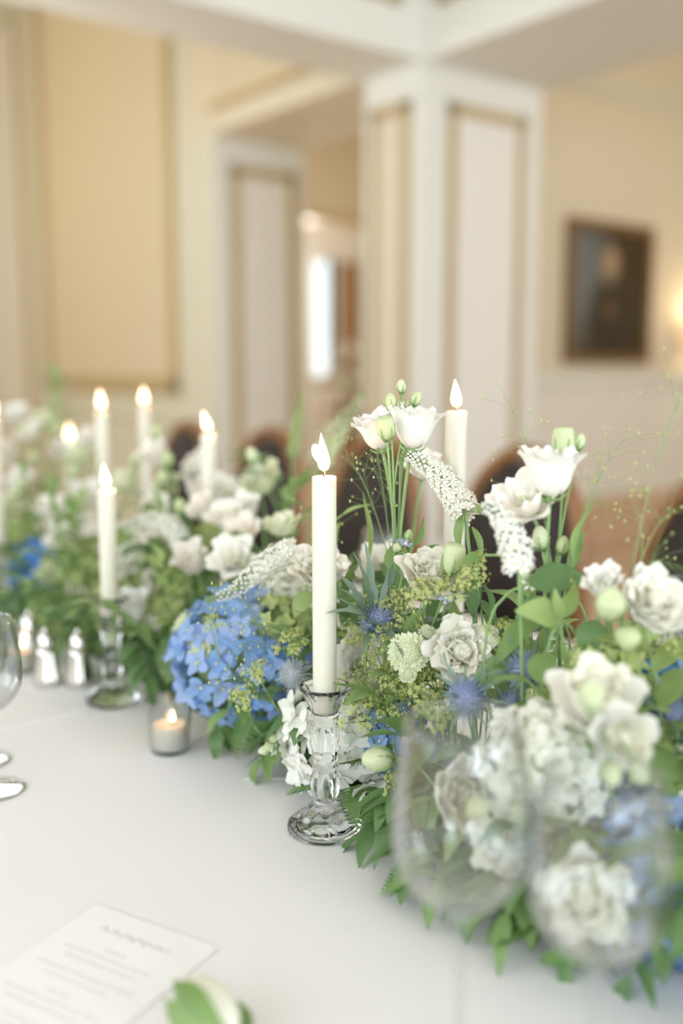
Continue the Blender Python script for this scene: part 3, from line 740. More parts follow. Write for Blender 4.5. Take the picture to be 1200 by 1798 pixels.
def bud_mesh(var):
    def f():
        mb = MB(); fl = lambda z, a: 1+0.10*math.sin(3*a+z*140)
        prof = [(0.0, 0), (0.35, 0.04), (0.75, 0.2), (1.0, 0.42), (0.92, 0.62), (0.66, 0.82), (0.40, 0.95), (0.0, 1.0)]
        if var: prof = [(0.0, 0), (0.4, 0.04), (0.8, 0.2), (1.0, 0.45), (1.0, 0.7), (0.9, 0.9), (0.72, 1.0), (0.3, 0.97), (0.0, 0.93)]
        mb.lathe([(r*0.0095, z*0.026) for r, z in prof], 16, 0, fl)
        for i in range(5):
            a = 2*PI*i/5; c, s = math.cos(a), math.sin(a)
            mb.tube([(0.003*c, 0.003*s, -0.001), (0.0088*c, 0.0088*s, 0.007), (0.0105*c, 0.0105*s, 0.017)], [0.0018, 0.0014, 0.0003], 5, 1)
        return mb.mesh('bud', [M['bud'], M['stem']])
    return cached(('bud', var), f)
def leaf_mesh(var, m):
    def f():
        rg = random.Random(var*5+3); mb = MB(); nu, nv = 5, 10
        L, W = 1.0, (0.20, 0.26, 0.15, 0.22)[var % 4]; bend = (0.7, 1.0, 0.4, 1.4)[var % 4]; fold = (0.25, 0.1, 0.35, 0.2)[var % 4]
        y = z = 0; vs, fs = [], []
        for j in range(nv):
            v = j/(nv-1); a = bend*(v-0.25)
            if j: y += math.cos(a)/(nv-1); z -= math.sin(a)/(nv-1)
            hw = W*math.sin(PI*min(1, 0.03+0.97*v**0.85))**0.85*(1.1-0.35*v) + 0.004
            for i in range(nu):
                u = 2*i/(nu-1)-1
                vs.append((u*hw+0.04*math.sin(v*3+var)*v, y, z+fold*abs(u)*hw+0.02*math.sin(7*v+3*u+var)*abs(u)))
        for j in range(nv-1):
            for i in range(nu-1): fs.append((j*nu+i, j*nu+i+1, (j+1)*nu+i+1, (j+1)*nu+i))
        mb.add(vs, fs)
        return mb.mesh('leaf', M[m])
    return cached(('leaf', var % 4, m), f)
def floret_mesh(m, var):
    def f():
        rg = random.Random(var*3+1); mb = MB()
        for i in range(4):
            petal(mb, 0.0160, [50, 76+rg.uniform(-8, 8), 90+rg.uniform(-16, 16)], 0.0115, 6, 6, 0.0008, PI/2*i+rg.uniform(-.12, .12), 0.55, 0.0008, 0, 0, rg, 0.7, 3)
        mb.ball((0, 0, 0.0012), 0.0017, 1, 6, 4)
        return mb.mesh('floret', [M[m], M['eye']])
    return cached(('flo', m, var), f)

def bez(p0, p1, p2, n=8):
    return [p0*(1-t)**2 + p1*2*t*(1-t) + p2*t*t for t in [i/n for i in range(n+1)]]
SPX = 0.625                                           # the runner lies along x = SPX
def root_of(p, dy=0.0):
    return V((min(max(p.x, SPX-0.01), SPX+0.05), p.y+dy, TZ+0.045))
def stem_part(base, p, d, root, r=0.0017, mname='stem', ctrl=0.5, name='stem'):
    L = (p-base).length
    pts = bez(base, p - d*L*ctrl, p)
    mb = MB(); mb.tube([q-root for q in pts], [r*1.15]*4 + [r]*5, 6)
    return pts, mb.mesh(name, M[mname])
def add_leaf(parent, root, p, d, L, var, m, up=(0, 0, 1), name='leaf'):
    return obj(name, leaf_mesh(var, m), parent, T(p-root) @ align_y(d, up) @ Sc(L))

def lisianthus(label, blooms, buds=(), leaves=(), name='lisianthus', group=None, far=False, colr='petal', base=None, cat='flower'):
    """blooms: (pos, facing, size, kind) ; buds: (pos, facing, size, var) ; leaves: (pos, direction, length, var, material)"""
    p0 = blooms[0][0] if blooms else buds[0][0]
    b0 = base or root_of(p0)
    t = thing(name, label, cat, b0, group)
    main = None
    for (p, d, s, kind) in blooms:
        stem_d = d if main is None else (d + UPZ*0.3).normalized()
        pts, me = stem_part(b0 if main is None else main[len(main)//3], p, stem_d, b0, 0.0019)
        if main is None: main = pts
        obj('stem', me, t)
        R_ = T(p-b0) @ align_z(d, RND.random()*6)
        if far: obj('bloom', lis_whole(kind, RND.randrange(3), colr), t, R_ @ Sc(s)); continue
        bl = obj('bloom', lis_core(kind, colr), t, R_ @ Sc(s))
        for inner in (0, 1):
            for i in range(5):
                obj('petal', lis_petal(kind, inner, RND.randrange(3), colr), bl, Matrix.Rotation(2*PI*(i+0.5*inner)/5+RND.uniform(-.12, .12), 4, 'Z') @ Matrix.Scale(RND.uniform(.95, 1.06), 4))
    for (p, d, s, var) in buds:
        j = RND.randrange(3, 6)
        pts, me = stem_part(main[j] if main else b0, p, d, b0, 0.0012)
        if main is None: main = pts
        obj('stem', me, t); obj('bud', bud_mesh(var), t, T(p-b0) @ align_z(d, RND.random()*6) @ Sc(s))
    for (p, d, L, var, m) in leaves: add_leaf(t, b0, p, d, L, var, m)
    return t

def fib(n, zmin=-0.25):
    out = []
    for i in range(n):
        z = 1-(1-zmin)*(i+0.5)/n; a = i*2.39996; r = math.sqrt(max(0, 1-z*z)); out.append(V((r*math.cos(a), r*math.sin(a), z)))
    return out
def hydrangea(label, p, d, Rr, m, n, group=None, fs=1.0, name='hydrangea', squash=0.85, far=False, leaves=0):
    b0 = root_of(p); t = thing(name, label, 'flower', b0, group)
    c = p - d*Rr*0.5
    pts, me = stem_part(b0, c, d, b0, 0.003); obj('stem', me, t)
    R3 = align_z(d)
    hd = MB(); hd.ball((0, 0, 0), Rr*0.68, 0, 14, 10, squash); obj('flower_head', hd.mesh('flower_head', M['leaf_light'] if m != 'white_h' else M['petal_green']), t, T(c-b0) @ R3)
    for q in fib(n):
        q = (q + V((RND.uniform(-.12, .12), RND.uniform(-.12, .12), RND.uniform(-.12, .12)))).normalized()
        rr = Rr*RND.uniform(0.84, 1.04)
        pos = V((q.x*rr, q.y*rr, q.z*rr*squash))
        dd = (q + V((RND.uniform(-.35, .35), RND.uniform(-.35, .35), RND.uniform(-.35, .35)))).normalized()
        obj('floret', floret_mesh(m, RND.randrange(3)), t, T(c-b0) @ R3 @ T(pos) @ align_z(dd, RND.random()*6) @ Sc(fs*RND.uniform(0.85, 1.12)))
    for i in range(leaves):
        a = 2*PI*i/leaves+0.4; dd = (R3 @ V((math.cos(a), math.sin(a), -0.1)))
        add_leaf(t, b0, c - d*Rr*0.35 + dd*Rr*0.5, dd, 0.075, 1, 'leaf_dark', d)
    return t

def thistle_mesh(m='thistle'):
    def f():
        mb = MB(); mb.ball((0, 0, 0.008), 0.0085, 0, 12, 9, 1.25)
        for q in fib(150, -0.75):
            c = V((q.x*0.0083, q.y*0.0083, 0.008+q.z*0.0105)); e = c + q*RND.uniform(0.005, 0.0075)
            s = q.orthogonal().normalized()*0.0008; u = q.cross(s).normalized()*0.0008
            mb.add([c+s, c-s*0.5+u*0.87, c-s*0.5-u*0.87, e], [(0, 1, 3), (1, 2, 3), (2, 0, 3)])
        return mb.mesh('flower_head', M[m], False)
    return cached(m, f)
def bract_mesh(var, m='bract'):
    def f():
        mb = MB(); L = 0.032; vs, fs = [], []
        n = 9
        for j in range(n):
            v = j/(n-1); w_ = 0.0022*(1-v)**0.7 + (0.0016 if j % 2 else 0)*(1-v)
            z = 0.008*math.sin(v*2.2) + 0.006*v*v*(1 if var else -0.5)
            vs += [(-w_, v*L, z+w_*0.3), (0, v*L, z), (w_, v*L, z+w_*0.3)]
            if j: a = (j-1)*3; fs += [(a, a+1, a+4, a+3), (a+1, a+2, a+5, a+4)]
        mb.add(vs, fs); return mb.mesh('bract', M[m])
    return cached(('bract', var, m), f)
def eryngium(label, p, d, s=1.0, group=None, nb=12, bl=1.0, m='thistle', bm='bract'):
    b0 = root_of(p); t = thing('sea_holly', label, 'flower', b0, group)
    pts, me = stem_part(b0, p, d, b0, 0.0014); obj('stem', me, t)
    R4 = T(p-b0) @ align_z(d, RND.random()*6)
    obj('flower_head', thistle_mesh(m), t, R4 @ Sc(s))
    for i in range(nb):
        a = 2*PI*i/nb + RND.uniform(-.15, .15)
        obj('bract', bract_mesh(i % 2, bm), t, R4 @ Matrix.Rotation(a, 4, 'Z') @ Matrix.Rotation(RND.uniform(0.1, 0.7), 4, 'X') @ Sc(s*bl*RND.uniform(0.8, 1.15)))
    return t
def scabiosa(label, p, d, s=1.0, group=None):
    def f():
        mb = MB(); mb.ball((0, 0, 0.002), 0.010, 1, 14, 8, 0.5)
        for q in fib(60, 0.1): mb.ball((q.x*0.010, q.y*0.010, 0.002+q.z*0.005), 0.0013, 1, 5, 3)
        return mb.mesh('flower_head', [M['petal_core'], M['petal_green']])
    def g():
        mb = MB(); petal(mb, 0.0085, [66, 74, 86], 0.0040, 6, 5, 0.0010, 0, 0.9, 0.0088, 0, 0, random.Random(3), 0.4, 6); return mb.mesh('petal', M['petal_green'])
    b0 = root_of(p); t = thing('scabiosa', label, 'flower', b0, group)
    pts, me = stem_part(b0, p, d, b0, 0.0013); obj('stem', me, t)
    R4 = T(p-b0) @ align_z(d) @ Sc(s); obj('flower_head', cached('scab', f), t, R4)
    for ring in (0, 1):
        for i in range(20):
            obj('petal', cached('scabp', g), t, R4 @ Matrix.Rotation(2*PI*(i+0.5*ring)/20, 4, 'Z') @ Matrix.Rotation(RND.uniform(-.2, .2), 4, 'Y') @ T((-0.002*ring, 0, 0.0015*ring)) @ Sc(1-0.12*ring))
    return t
def star(mb, c, d, r, mi=0, mc=None, k=5, a0=0.0):
    d = V(d).normalized(); s = d.orthogonal().normalized(); u = d.cross(s)
    vs = [V(c)]
    for i in range(k):
        a = 2*PI*i/k+a0; e = s*math.cos(a)+u*math.sin(a)
        for da, rr in ((-0.46, 0.72), (0, 1.0), (0.46, 0.72)):
            e2 = s*math.cos(a+da)+u*math.sin(a+da); vs.append(V(c)+e2*r*rr+d*r*0.25*rr)
    fs = []
    for i in range(k): q = 1+3*i; fs += [(0, q, q+1), (0, q+1, q+2)]
    mb.add(vs, fs, mi)
    if mc is not None: mb.ball(V(c)+d*r*0.12, r*0.22, mc, 5, 3)
def gooseneck(label, pts, base, r=0.0125, n=150, group=None, leaves=(), far=False, colr='petal'):
    """pts run from the stem end of the spike to its drooping tip"""
    b0 = V(base); t = thing('gooseneck_flower', label, 'flower', b0, group)
    P = []
    for i in range(len(pts)-1):                       # Catmull-Rom
        p0, p1, p2, p3 = pts[max(i-1, 0)], pts[i], pts[i+1], pts[min(i+2, len(pts)-1)]
        for q in range(6):
            u = q/6; P.append(0.5*((2*p1)+(p2-p0)*u+(2*p0-5*p1+4*p2-p3)*u*u+(3*p1-p0-3*p2+p3)*u**3))
    P.append(pts[-1])
    st = bez(b0, b0*0.35+P[0]*0.65 - (P[1]-P[0]).normalized()*0.03, P[0]) 
    mb = MB(); mb.tube([q-b0 for q in st[:-1]+P], [0.0018]*len(st) + [0.0017-0.0011*i/len(P) for i in range(len(P)-1)], 6); obj('stem', mb.mesh('stem', M['stem']), t)
    fl = MB(); N = len(P)-1; rg = random.Random(int(pts[0].x*1000))
    for i in range(n):
        v = (i+0.5)/n; x = v*N; k = min(int(x), N-1); c = P[k].lerp(P[k+1], x-k); tg = (P[k+1]-P[k]).normalized()
        o = tg.orthogonal().normalized(); o2 = tg.cross(o); a = i*2.39996
        out = o*math.cos(a)+o2*math.sin(a)
        size = 1-0.78*v**1.4
        rr = r*(0.45+0.55*math.sin(PI*min(1, 0.25+v*0.75)))*(1-0.62*v**1.6)*rg.uniform(0.70, 1.0)
        pos = c + out*rr - b0
        fl.tube([c-b0, pos], 0.0003, 3, 2, False)
        if v < 0.62: star(fl, pos, (out+UPZ*0.25+tg*0.2), 0.0060*size*rg.uniform(.85, 1.1), 0, 1, 5, rg.random())
        else: fl.ball(pos, 0.0019*size+0.0006, 0 if v < 0.9 else 2, 6, 4)
    o = obj('florets', fl.mesh('florets', [M[colr], M['petal_green'], M['leaf_light']], False), t); o['kind'] = 'stuff'
    for (p, d, L, var, m) in leaves: add_leaf(t, b0, p, d, L, var, m)
    return t
def mantle_meshes(var):
    def f():
        rg = random.Random(var*17+2); st, fl = MB(), MB()
        hub = V((0, 0, 0)); st.tube([(0, 0, -0.05), (0, 0, 0)], 0.0009, 5)
        for i in range(9):
            a = i*2.4; tilt = rg.uniform(0.2, 1.25); d = V((math.sin(tilt)*math.cos(a), math.sin(tilt)*math.sin(a), math.cos(tilt)))
            e = d*rg.uniform(0.014, 0.024); st.tube([(0, 0, -0.004), e], 0.0005, 4)
            for j in range(17):
                q = V((rg.gauss(0, 1), rg.gauss(0, 1), rg.gauss(0, 1))).normalized()*rg.uniform(0.003, 0.0085)
                star(fl, e+q, q+d*0.004+UPZ*0.002, rg.uniform(0.0018, 0.0027), 0, None, 4, rg.random())
                if j % 4 == 0: st.tube([e, e+q], 0.0003, 3, 0, False)
        return st.mesh('stem', M['stem']), fl.mesh('flowers', M['lime'], False)
    return cached(('mantle', var), f)
def mantle(label, p, d, s=1.0, group=None):
    b0 = root_of(p); t = thing('lady_mantle', label, 'flower', b0, group)
    pts, me = stem_part(b0, p - d*0.045*s, d, b0, 0.0010); obj('stem', me, t)
    st, fl = mantle_meshes(RND.randrange(4)); R4 = T(p-b0) @ align_z(d, RND.random()*6) @ Sc(s)
    obj('stem', st, t, R4); o = obj('flowers', fl, t, R4); o['kind'] = 'stuff'
    return t
def pinna_mesh():
    def f():
        mb = MB(); vs, fs = [], []; n = 10
        for j in range(n):
            v = j/(n-1); w_ = 0.15*(1-v**1.5)*(1.0 if j % 2 else 0.72)+0.004
            vs += [(-w_, v, 0.04*w_), (0, v, -0.05*v*v), (w_, v, 0.04*w_)]
            if j: a = (j-1)*3; fs += [(a, a+1, a+4, a+3), (a+1, a+2, a+5, a+4)]
        mb.add(vs, fs); return mb.mesh('leaflet', M['fern'])
    return cached('pinna', f)
def fern(label, base, tip, droop=0.02, W=0.024, n=13, group=None):
    b0 = V(base); t = thing('fern_frond', label, 'leaf', b0, group)
    mid = (base+tip)/2 + UPZ*droop; pts = bez(b0, mid, tip, 10)
    mb = MB(); mb.tube([q-b0 for q in pts], [0.0013-0.0009*i/10 for i in range(11)], 5); obj('stem', mb.mesh('stem', M['stem']), t)
    for i in range(n):
        v = 0.18+0.80*i/(n-1); x = v*10; k = min(int(x), 9); c = pts[k].lerp(pts[k+1], x-k); tg = (pts[k+1]-pts[k]).normalized()
        sd = tg.cross(UPZ).normalized()
        if abs(tg.z) > 0.8: sd = RIGHT
        nrm = sd.cross(tg)
        for s in (-1, 1):
            d = (sd*s + tg*0.55).normalized(); L = W*(math.sin(PI*min(1, 0.30+0.7*v))**0.8+0.08)
            obj('leaflet', pinna_mesh(), t, T(c-b0) @ align_y(d, nrm) @ Sc(L*1.05))
    return t
def sprig(label, base, tip, n=7, L=0.042, m='leaf', group=None, var=None, bend=0.03, name='leafy_sprig'):
    b0 = V(base); t = thing(name, label, 'leaf', b0, group)
    d = (tip-b0).normalized(); pts = bez(b0, (b0+tip)/2+UPZ*bend, tip, 8)
    mb = MB(); mb.tube([q-b0 for q in pts], [0.0014-0.0008*i/8 for i in range(9)], 5); obj('stem', mb.mesh('stem', M['stem']), t)
    sd = d.cross(UPZ); sd = sd.normalized() if sd.length > 0.05 else RIGHT.copy()
    for i in range(n):
        v = 0.3+0.7*i/(n-1); x = v*8; k = min(int(x), 7); c = pts[k].lerp(pts[k+1], x-k); tg = (pts[k+1]-pts[k]).normalized()
        s = -1 if i % 2 else 1
        dd = tg if i == n-1 else (sd*s*0.9 + tg*0.7 + UPZ*RND.uniform(-.2, .35)).normalized()
        add_leaf(t, b0, c, dd, L*RND.uniform(.8, 1.15), RND.randrange(4) if var is None else var, m)
    return t
def hero_leaf(label, p0, p1, m, var, up=(0, 0, 1), wscale=1.0, base=None):
    """a single large leaf from p0 to p1 on its own stalk"""
    p0, p1 = V(p0), V(p1); b0 = base or root_of(p0); t = thing('broad_leaf', label, 'leaf', b0)
    d = (p1-p0); L = d.length
    pts, me = stem_part(b0, p0, d.normalized(), b0, 0.0013, ctrl=0.35); obj('stem', me, t)
    obj('leaf', leaf_mesh(var, m), t, T(p0-b0) @ align_y(d, up) @ Matrix.Diagonal((L*wscale, L, L, 1)))
    return t
def panicle(label, base, tips, nb=16, group=None):
    b0 = V(base); t = thing('fountain_grass', label, 'grass', b0, group); rg = random.Random(int(abs(base.y)*999)+len(tips))
    st, be = MB(), MB()
    for tip in tips:
        pts = bez(b0, b0*0.5+tip*0.5+UPZ*0.05, tip, 10); st.tube([q-b0 for q in pts], [0.0006-0.0004*i/10 for i in range(11)], 4)
        for i in range(nb):
            k = rg.randrange(3, 10); c = pts[k].lerp(pts[k+1], rg.random()); tg = (pts[k+1]-pts[k]).normalized()
            e = c + (tg*0.8+V((rg.gauss(0, .6), rg.gauss(0, .6), rg.gauss(0, .6)))).normalized()*rg.uniform(0.02, 0.055)
            st.tube([c-b0, (c+e)/2-b0+UPZ*0.003, e-b0], 0.00016, 3, 0, False)
            be.ball(e-b0, rg.uniform(0.0007, 0.0012), 0, 5, 4, 1.5)
    obj('stem', st.mesh('stem', M['stem']), t); o = obj('seed_heads', be.mesh('seed_heads', M['lime']), t); o['kind'] = 'stuff'
    return t

# ------------------------------------------------------------------ the arrangement: foam trays, then flowers from the viewer's end
for i, (y0, y1, lb) in enumerate(((-0.18, 0.72, 'low tray of wet green foam under the near flowers'), (0.76, 1.66, 'low tray of wet green foam under the middle flowers'), (1.70, 2.75, 'low tray of wet green foam under the far flowers'))):
    t = thing('foam_tray', lb, 'tray', (SPX, (y0+y1)/2, TZ))
    hl = (y1-y0)/2
    mb = MB(); mb.box((-0.02, -hl, 0.001), (0.06, hl, 0.010)); obj('tray', mb.mesh('tray', M['foam'], False), t)
    mb = MB(); mb.box((-0.015, -hl+0.01, 0.008), (0.055, hl-0.01, 0.045)); obj('foam', mb.mesh('foam', M['foam'], False), t)

D = dirv
# --- white lisianthus
lisianthus('tall white lisianthus with two cup blooms left of the right-hand candle',
  [(at(722, 788, 0.94), D(0.15, 1, 0.1), 1.08, 'cup'), (at(672, 788, 0.97), D(-0.3, 1, 0.2), 0.98, 'cup')],
  [(at(687, 720, 0.94), D(-0.05, 1, 0), 0.62, 0), (at(705, 690, 0.945), D(0, 1, 0), 0.50, 0), (at(727, 712, 0.94), D(0.4, 1, 0), 0.55, 0), (at(680, 772, 0.92), D(-0.1, 0.9, 0.3), 0.85, 1), (at(716, 720, 0.95), D(0.1, 1, 0), 0.35, 0)],
  base=V((at(716, 960, 0.95).x, at(716, 960, 0.95).y, TZ+0.05)))
lisianthus('white lisianthus cup bloom half hidden behind the tall pair, beside the right-hand candle',
  [(at(742, 838, 1.06), D(0.1, 0.8, 0.4), 0.75, 'open')], colr='petal_blush')
lisianthus('tallest white lisianthus, large side-on cup bloom with a green bud above it',
  [(at(966, 872, 0.83), D(0.02, 1, 0.12), 1.12, 'cup')],
  [(at(990, 804, 0.84), D(0.0, 1, 0), 1.0, 1), (at(1015, 790, 0.84), D(0.2, 1, 0), 0.55, 0)],
  [(at(1008, 985, 0.83), D(0.15, 1, 0.1), 0.055, 2, 'leaf')], base=V((at(985, 1040, 0.83).x, at(985, 1040, 0.83).y, TZ+0.05)))
lisianthus('open blush-white lisianthus tucked under the tallest bloom, facing left',
  [(at(935, 902, 0.845), D(-0.45, 0.75, 0.45), 0.92, 'open')],
  [(at(953, 965, 0.84), D(-0.2, 1, 0), 0.8, 0), (at(985, 972, 0.84), D(0.2, 1, 0), 0.6, 0)], colr='petal_blush', base=V((at(960, 1040, 0.84).x, at(960, 1040, 0.84).y, TZ+0.05)))
lisianthus('double white lisianthus facing the viewer beside the pale scabiosa',
  [(at(806, 1150, 0.90), D(0.05, 0.45, 0.9), 0.98, 'ruffle')])
lisianthus('blush-white lisianthus with a green bud leaning right, above the lady mantle',
  [(at(752, 1042, 0.93), D(0.2, 0.9, 0.4), 1.0, 'ruffle')], [(at(788, 1008, 0.90), D(0.2, 1, 0.1), 1.1, 1)], colr='petal_blush')
lisianthus('blush lisianthus opening directly behind the main candle', [(at(560, 1020, 1.02), D(0.05, 0.8, 0.5), 0.92, 'ruffle')], colr='petal_blush')
lisianthus('white lisianthus pair at the right edge in front of the nearest chair',
  [(at(1128, 1075, 0.775), D(0.25, 0.65, 0.7), 0.88, 'ruffle'), (at(1065, 1045, 0.79), D(-0.35, 0.75, 0.55), 0.66, 'cup')],
  [(at(1072, 1078, 0.755), D(-0.2, 0.6, 0.7), 1.1, 1), (at(1098, 1116, 0.755), D(-0.1, 0.1, 0.9), 1.0, 0)])
lisianthus('large white lisianthus dome above the white hydrangea on the right', [(at(1040, 1262, 0.72), D(-0.05, 0.85, 0.5), 1.0, 'rose')], [(at(1040, 1240, 0.665), D(-0.2, 0.7, 0.7), 0.9, 1)])
lisianthus('white lisianthus with a rolled rose centre turned to the viewer', [(at(1078, 1292, 0.70), D(0.12, 0.25, 0.95), 0.72, 'rose')],
  [(at(1072, 1338, 0.66), D(-0.1, -0.6, 0.8), 0.7, 0), (at(1112, 1335, 0.66), D(0.2, -0.5, 0.8), 0.7, 0)])
lisianthus('low white lisianthus seen through the nearest wine glass', [(at(1015, 1570, 0.70), D(0.0, 0.4, 0.9), 0.95, 'ruffle')])
lisianthus('white lisianthus bloom seen through the upper wine glass, in side view', [(at(782, 1392, 0.80), D(0.6, 0.3, 0.75), 0.92, 'ruffle')], [(at(690, 1332, 0.86), D(-0.9, 0.1, 0.3), 1.1, 0)])
lisianthus('cream lisianthus low inside the upper wine glass, beneath the green buds', [(at(872, 1475, 0.76), D(0, 0.3, 0.9), 0.70, 'ruffle')],
  [(at(838, 1420, 0.73), D(-0.1, 0.4, 0.8), 0.9, 0), (at(905, 1428, 0.73), D(0.2, 0.4, 0.8), 0.9, 0)])
lisianthus('white lisianthus just right of the main candle, behind its glass cup', [(at(622, 1172, 1.01), D(0.35, 0.5, 0.8), 0.95, 'open')])
lisianthus('blush lisianthus in the gap between main candle and tall pair', [(at(672, 1010, 1.10), D(0.0, 0.7, 0.6), 0.85, 'open')], colr='petal_blush')
lisianthus('white lisianthus low between the white hydrangea and the fern by the candle foot', [(at(640, 1395, 0.965), D(0.3, -0.1, 0.9), 0.6, 'open')])
# --- hydrangeas
hydrangea('big sky-blue hydrangea head left of the main candle', at(392, 1135, 1.10), D(-0.3, 0.5, 0.8), 0.072, 'blue', 84, 'blue hydrangeas', 1.15, leaves=3)
hydrangea('blue hydrangea head tucked between the big blue head and the candle holder', at(492, 1185, 1.08), D(0.0, 0.4, 0.9), 0.044, 'blue', 36, 'blue hydrangeas', 1.1)
hydrangea('blue hydrangea head to the right of the candle holder, half behind the upper glass', at(702, 1290, 0.955), D(-0.1, 0.3, 0.9), 0.036, 'blue', 32, 'blue hydrangeas', 0.9)
hydrangea('deep blue hydrangea head at the far left beside the leftmost candle', at(62, 992, 1.72), D(-0.1, 0.5, 0.8), 0.052, 'blue_deep', 46, 'blue hydrangeas', 1.1)
hydrangea('blue hydrangea head cut by the right edge, lowest of all', at(1190, 1560, 0.70), D(0.1, 0.3, 0.9), 0.055, 'blue', 60, 'blue hydrangeas', 1.0)
hydrangea('blue hydrangea head seen through the nearest wine glass', at(1110, 1470, 0.76), D(0.0, 0.4, 0.9), 0.042, 'blue', 46, 'blue hydrangeas', 0.95)
hydrangea('small blue hydrangea head at the right edge beside the big white blooms', at(1180, 1215, 0.82), D(0.2, 0.5, 0.8), 0.030, 'blue_deep', 26, 'blue hydrangeas', 0.85)
hydrangea('pale blue hydrangea head far back, left of the main candle flame', at(412, 875, 1.50), D(0, 0.8, 0.5), 0.028, 'blue_pale', 22, 'blue hydrangeas', 0.95)
hydrangea('white hydrangea head directly behind the main candle holder', at(610, 1298, 0.985), D(0.0, 0.2, 1.0), 0.062, 'white_h', 96, 'white hydrangeas', 1.2)
hydrangea('large creamy white hydrangea head beside the rolled rose bloom', at(960, 1348, 0.735), D(-0.1, 0.35, 0.95), 0.046, 'white_h', 100, 'white hydrangeas', 0.8)
hydrangea('pale green-white hydrangea head above the big blue one', at(488, 1050, 1.16), D(-0.1, 0.8, 0.5), 0.040, 'white_h', 40, 'white hydrangeas', 0.95)
hydrangea('lime green snowball viburnum above the blue hydrangeas', at(487, 1095, 1.10), D(0.0, 0.5, 0.85), 0.036, 'lime_h', 60, None, 0.62, 'viburnum')
hydrangea('lime green viburnum head at the right under the white pair', at(1085, 1175, 0.79), D(0.1, 0.5, 0.8), 0.036, 'lime_h', 60, None, 0.55, 'viburnum')
hydrangea('lime green viburnum head behind the nearest wine glass', at(1005, 1465, 0.77), D(0, 0.4, 0.9), 0.032, 'lime_h', 50, None, 0.6, 'viburnum')
# --- sea holly, scabiosa
eryngium('dark sea holly beside the main candle with long bracts toward it', at(655, 1105, 0.95), D(0.25, 0.8, 0.5), 1.3, None, 18, 1.7)
eryngium('blue sea holly head right of the double white lisianthus', at(920, 1190, 0.84), D(0.0, 0.75, 0.65), 1.30, None, 14, 0.95)
eryngium('blue sea holly head above the rim of the upper wine glass', at(820, 1230, 0.84), D(-0.1, 0.5, 0.85), 1.35, None, 12, 0.9)
eryngium('small sea holly tucked right of the one above the glass rim', at(892, 1245, 0.84), D(0.2, 0.6, 0.75), 1.0, None, 14, 0.9)
eryngium('silvery sea holly touching the left side of the candle cup', at(522, 1188, 1.03), D(-0.3, 0.55, 0.8), 1.2, None, 22, 0.55, 'thistle_silver', 'bract_silver')
eryngium('grey sea holly at the right edge under the white pair', at(1168, 1262, 0.80), D(0.2, 0.6, 0.75), 1.4, None, 14, 1.2)
scabiosa('pale green scabiosa disc between lady mantle and double lisianthus', at(717, 1146, 0.895), D(-0.05, 0.22, 1), 1.15)
scabiosa('small green scabiosa head above the larger disc', at(752, 1116, 0.91), D(0.2, 0.6, 0.75), 0.62)
scabiosa('small green scabiosa head hanging below the larger disc', at(716, 1184, 0.892), D(0.0, -0.1, 1), 0.5)
scabiosa('green scabiosa pod on the left shoulder of the big blue hydrangea', at(352, 1140, 1.09), D(-0.5, 0.3, 0.6), 0.95)
scabiosa('green scabiosa pod above the left shoulder of the big blue hydrangea', at(322, 1095, 1.14), D(-0.7, 0.6, 0.3), 1.0)
# --- gooseneck spikes
gooseneck('gooseneck spike drooping up from the tall pair toward the right-hand candle',
  [at(818, 905, 0.92), at(800, 868, 0.93), at(765, 828, 0.935), at(732, 806, 0.935), at(706, 796, 0.935)], V((at(840, 1000, 0.9).x, at(840, 1000, 0.9).y, TZ+0.05)), 0.0155, 190,
  leaves=[(at(812, 905, 0.92), D(-0.15, -1, 0.1), 0.035, 0, 'leaf'), (at(830, 925, 0.91), D(0.3, -0.9, 0.3), 0.035, 2, 'leaf')])
gooseneck('gooseneck spike pointing left over the big blue hydrangea',
  [at(520, 968, 1.05), at(490, 978, 1.05), at(455, 1000, 1.05), at(415, 1035, 1.05), at(362, 1056, 1.05)], V((at(560, 1060, 1.1).x, at(560, 1060, 1.1).y, TZ+0.05)), 0.0165, 210)
gooseneck('gooseneck spike arching over to the right in the middle of the right-hand flowers',
  [at(912, 1000, 0.80), at(905, 958, 0.80), at(888, 918, 0.80), at(862, 892, 0.80), at(836, 896, 0.80)], V((at(925, 1080, 0.82).x, at(925, 1080, 0.82).y, TZ+0.05)), 0.0140, 115)
gooseneck('blurred gooseneck spike arching left past the second candle',
  [at(318, 950, 1.33), at(300, 922, 1.33), at(265, 912, 1.33), at(235, 920, 1.33), at(205, 934, 1.33)], V((at(340, 1020, 1.33).x, at(340, 1020, 1.33).y, TZ+0.05)), 0.018, 150)
gooseneck('blurred gooseneck spike rising diagonally behind the main candle flame',
  [at(560, 810, 1.45), at(585, 770, 1.46), at(615, 728, 1.48), at(642, 690, 1.50)], V((at(545, 950, 1.42).x, at(545, 950, 1.42).y, TZ+0.05)), 0.021, 150, colr='petal_green')
gooseneck('thin green spike standing upright left of the diagonal one',
  [at(515, 800, 1.45), at(520, 755, 1.45), at(526, 715, 1.45), at(528, 682, 1.45)], V((at(510, 920, 1.42).x, at(510, 920, 1.42).y, TZ+0.05)), 0.009, 90, colr='leaf_light')
gooseneck('thin green spike rising above the far white flowers beside the panelling',
  [at(98, 760, 1.95), at(96, 715, 1.95), at(94, 670, 1.95), at(93, 640, 1.95)], V((at(100, 850, 1.9).x, at(100, 850, 1.9).y, TZ+0.05)), 0.012, 80, colr='leaf_light')
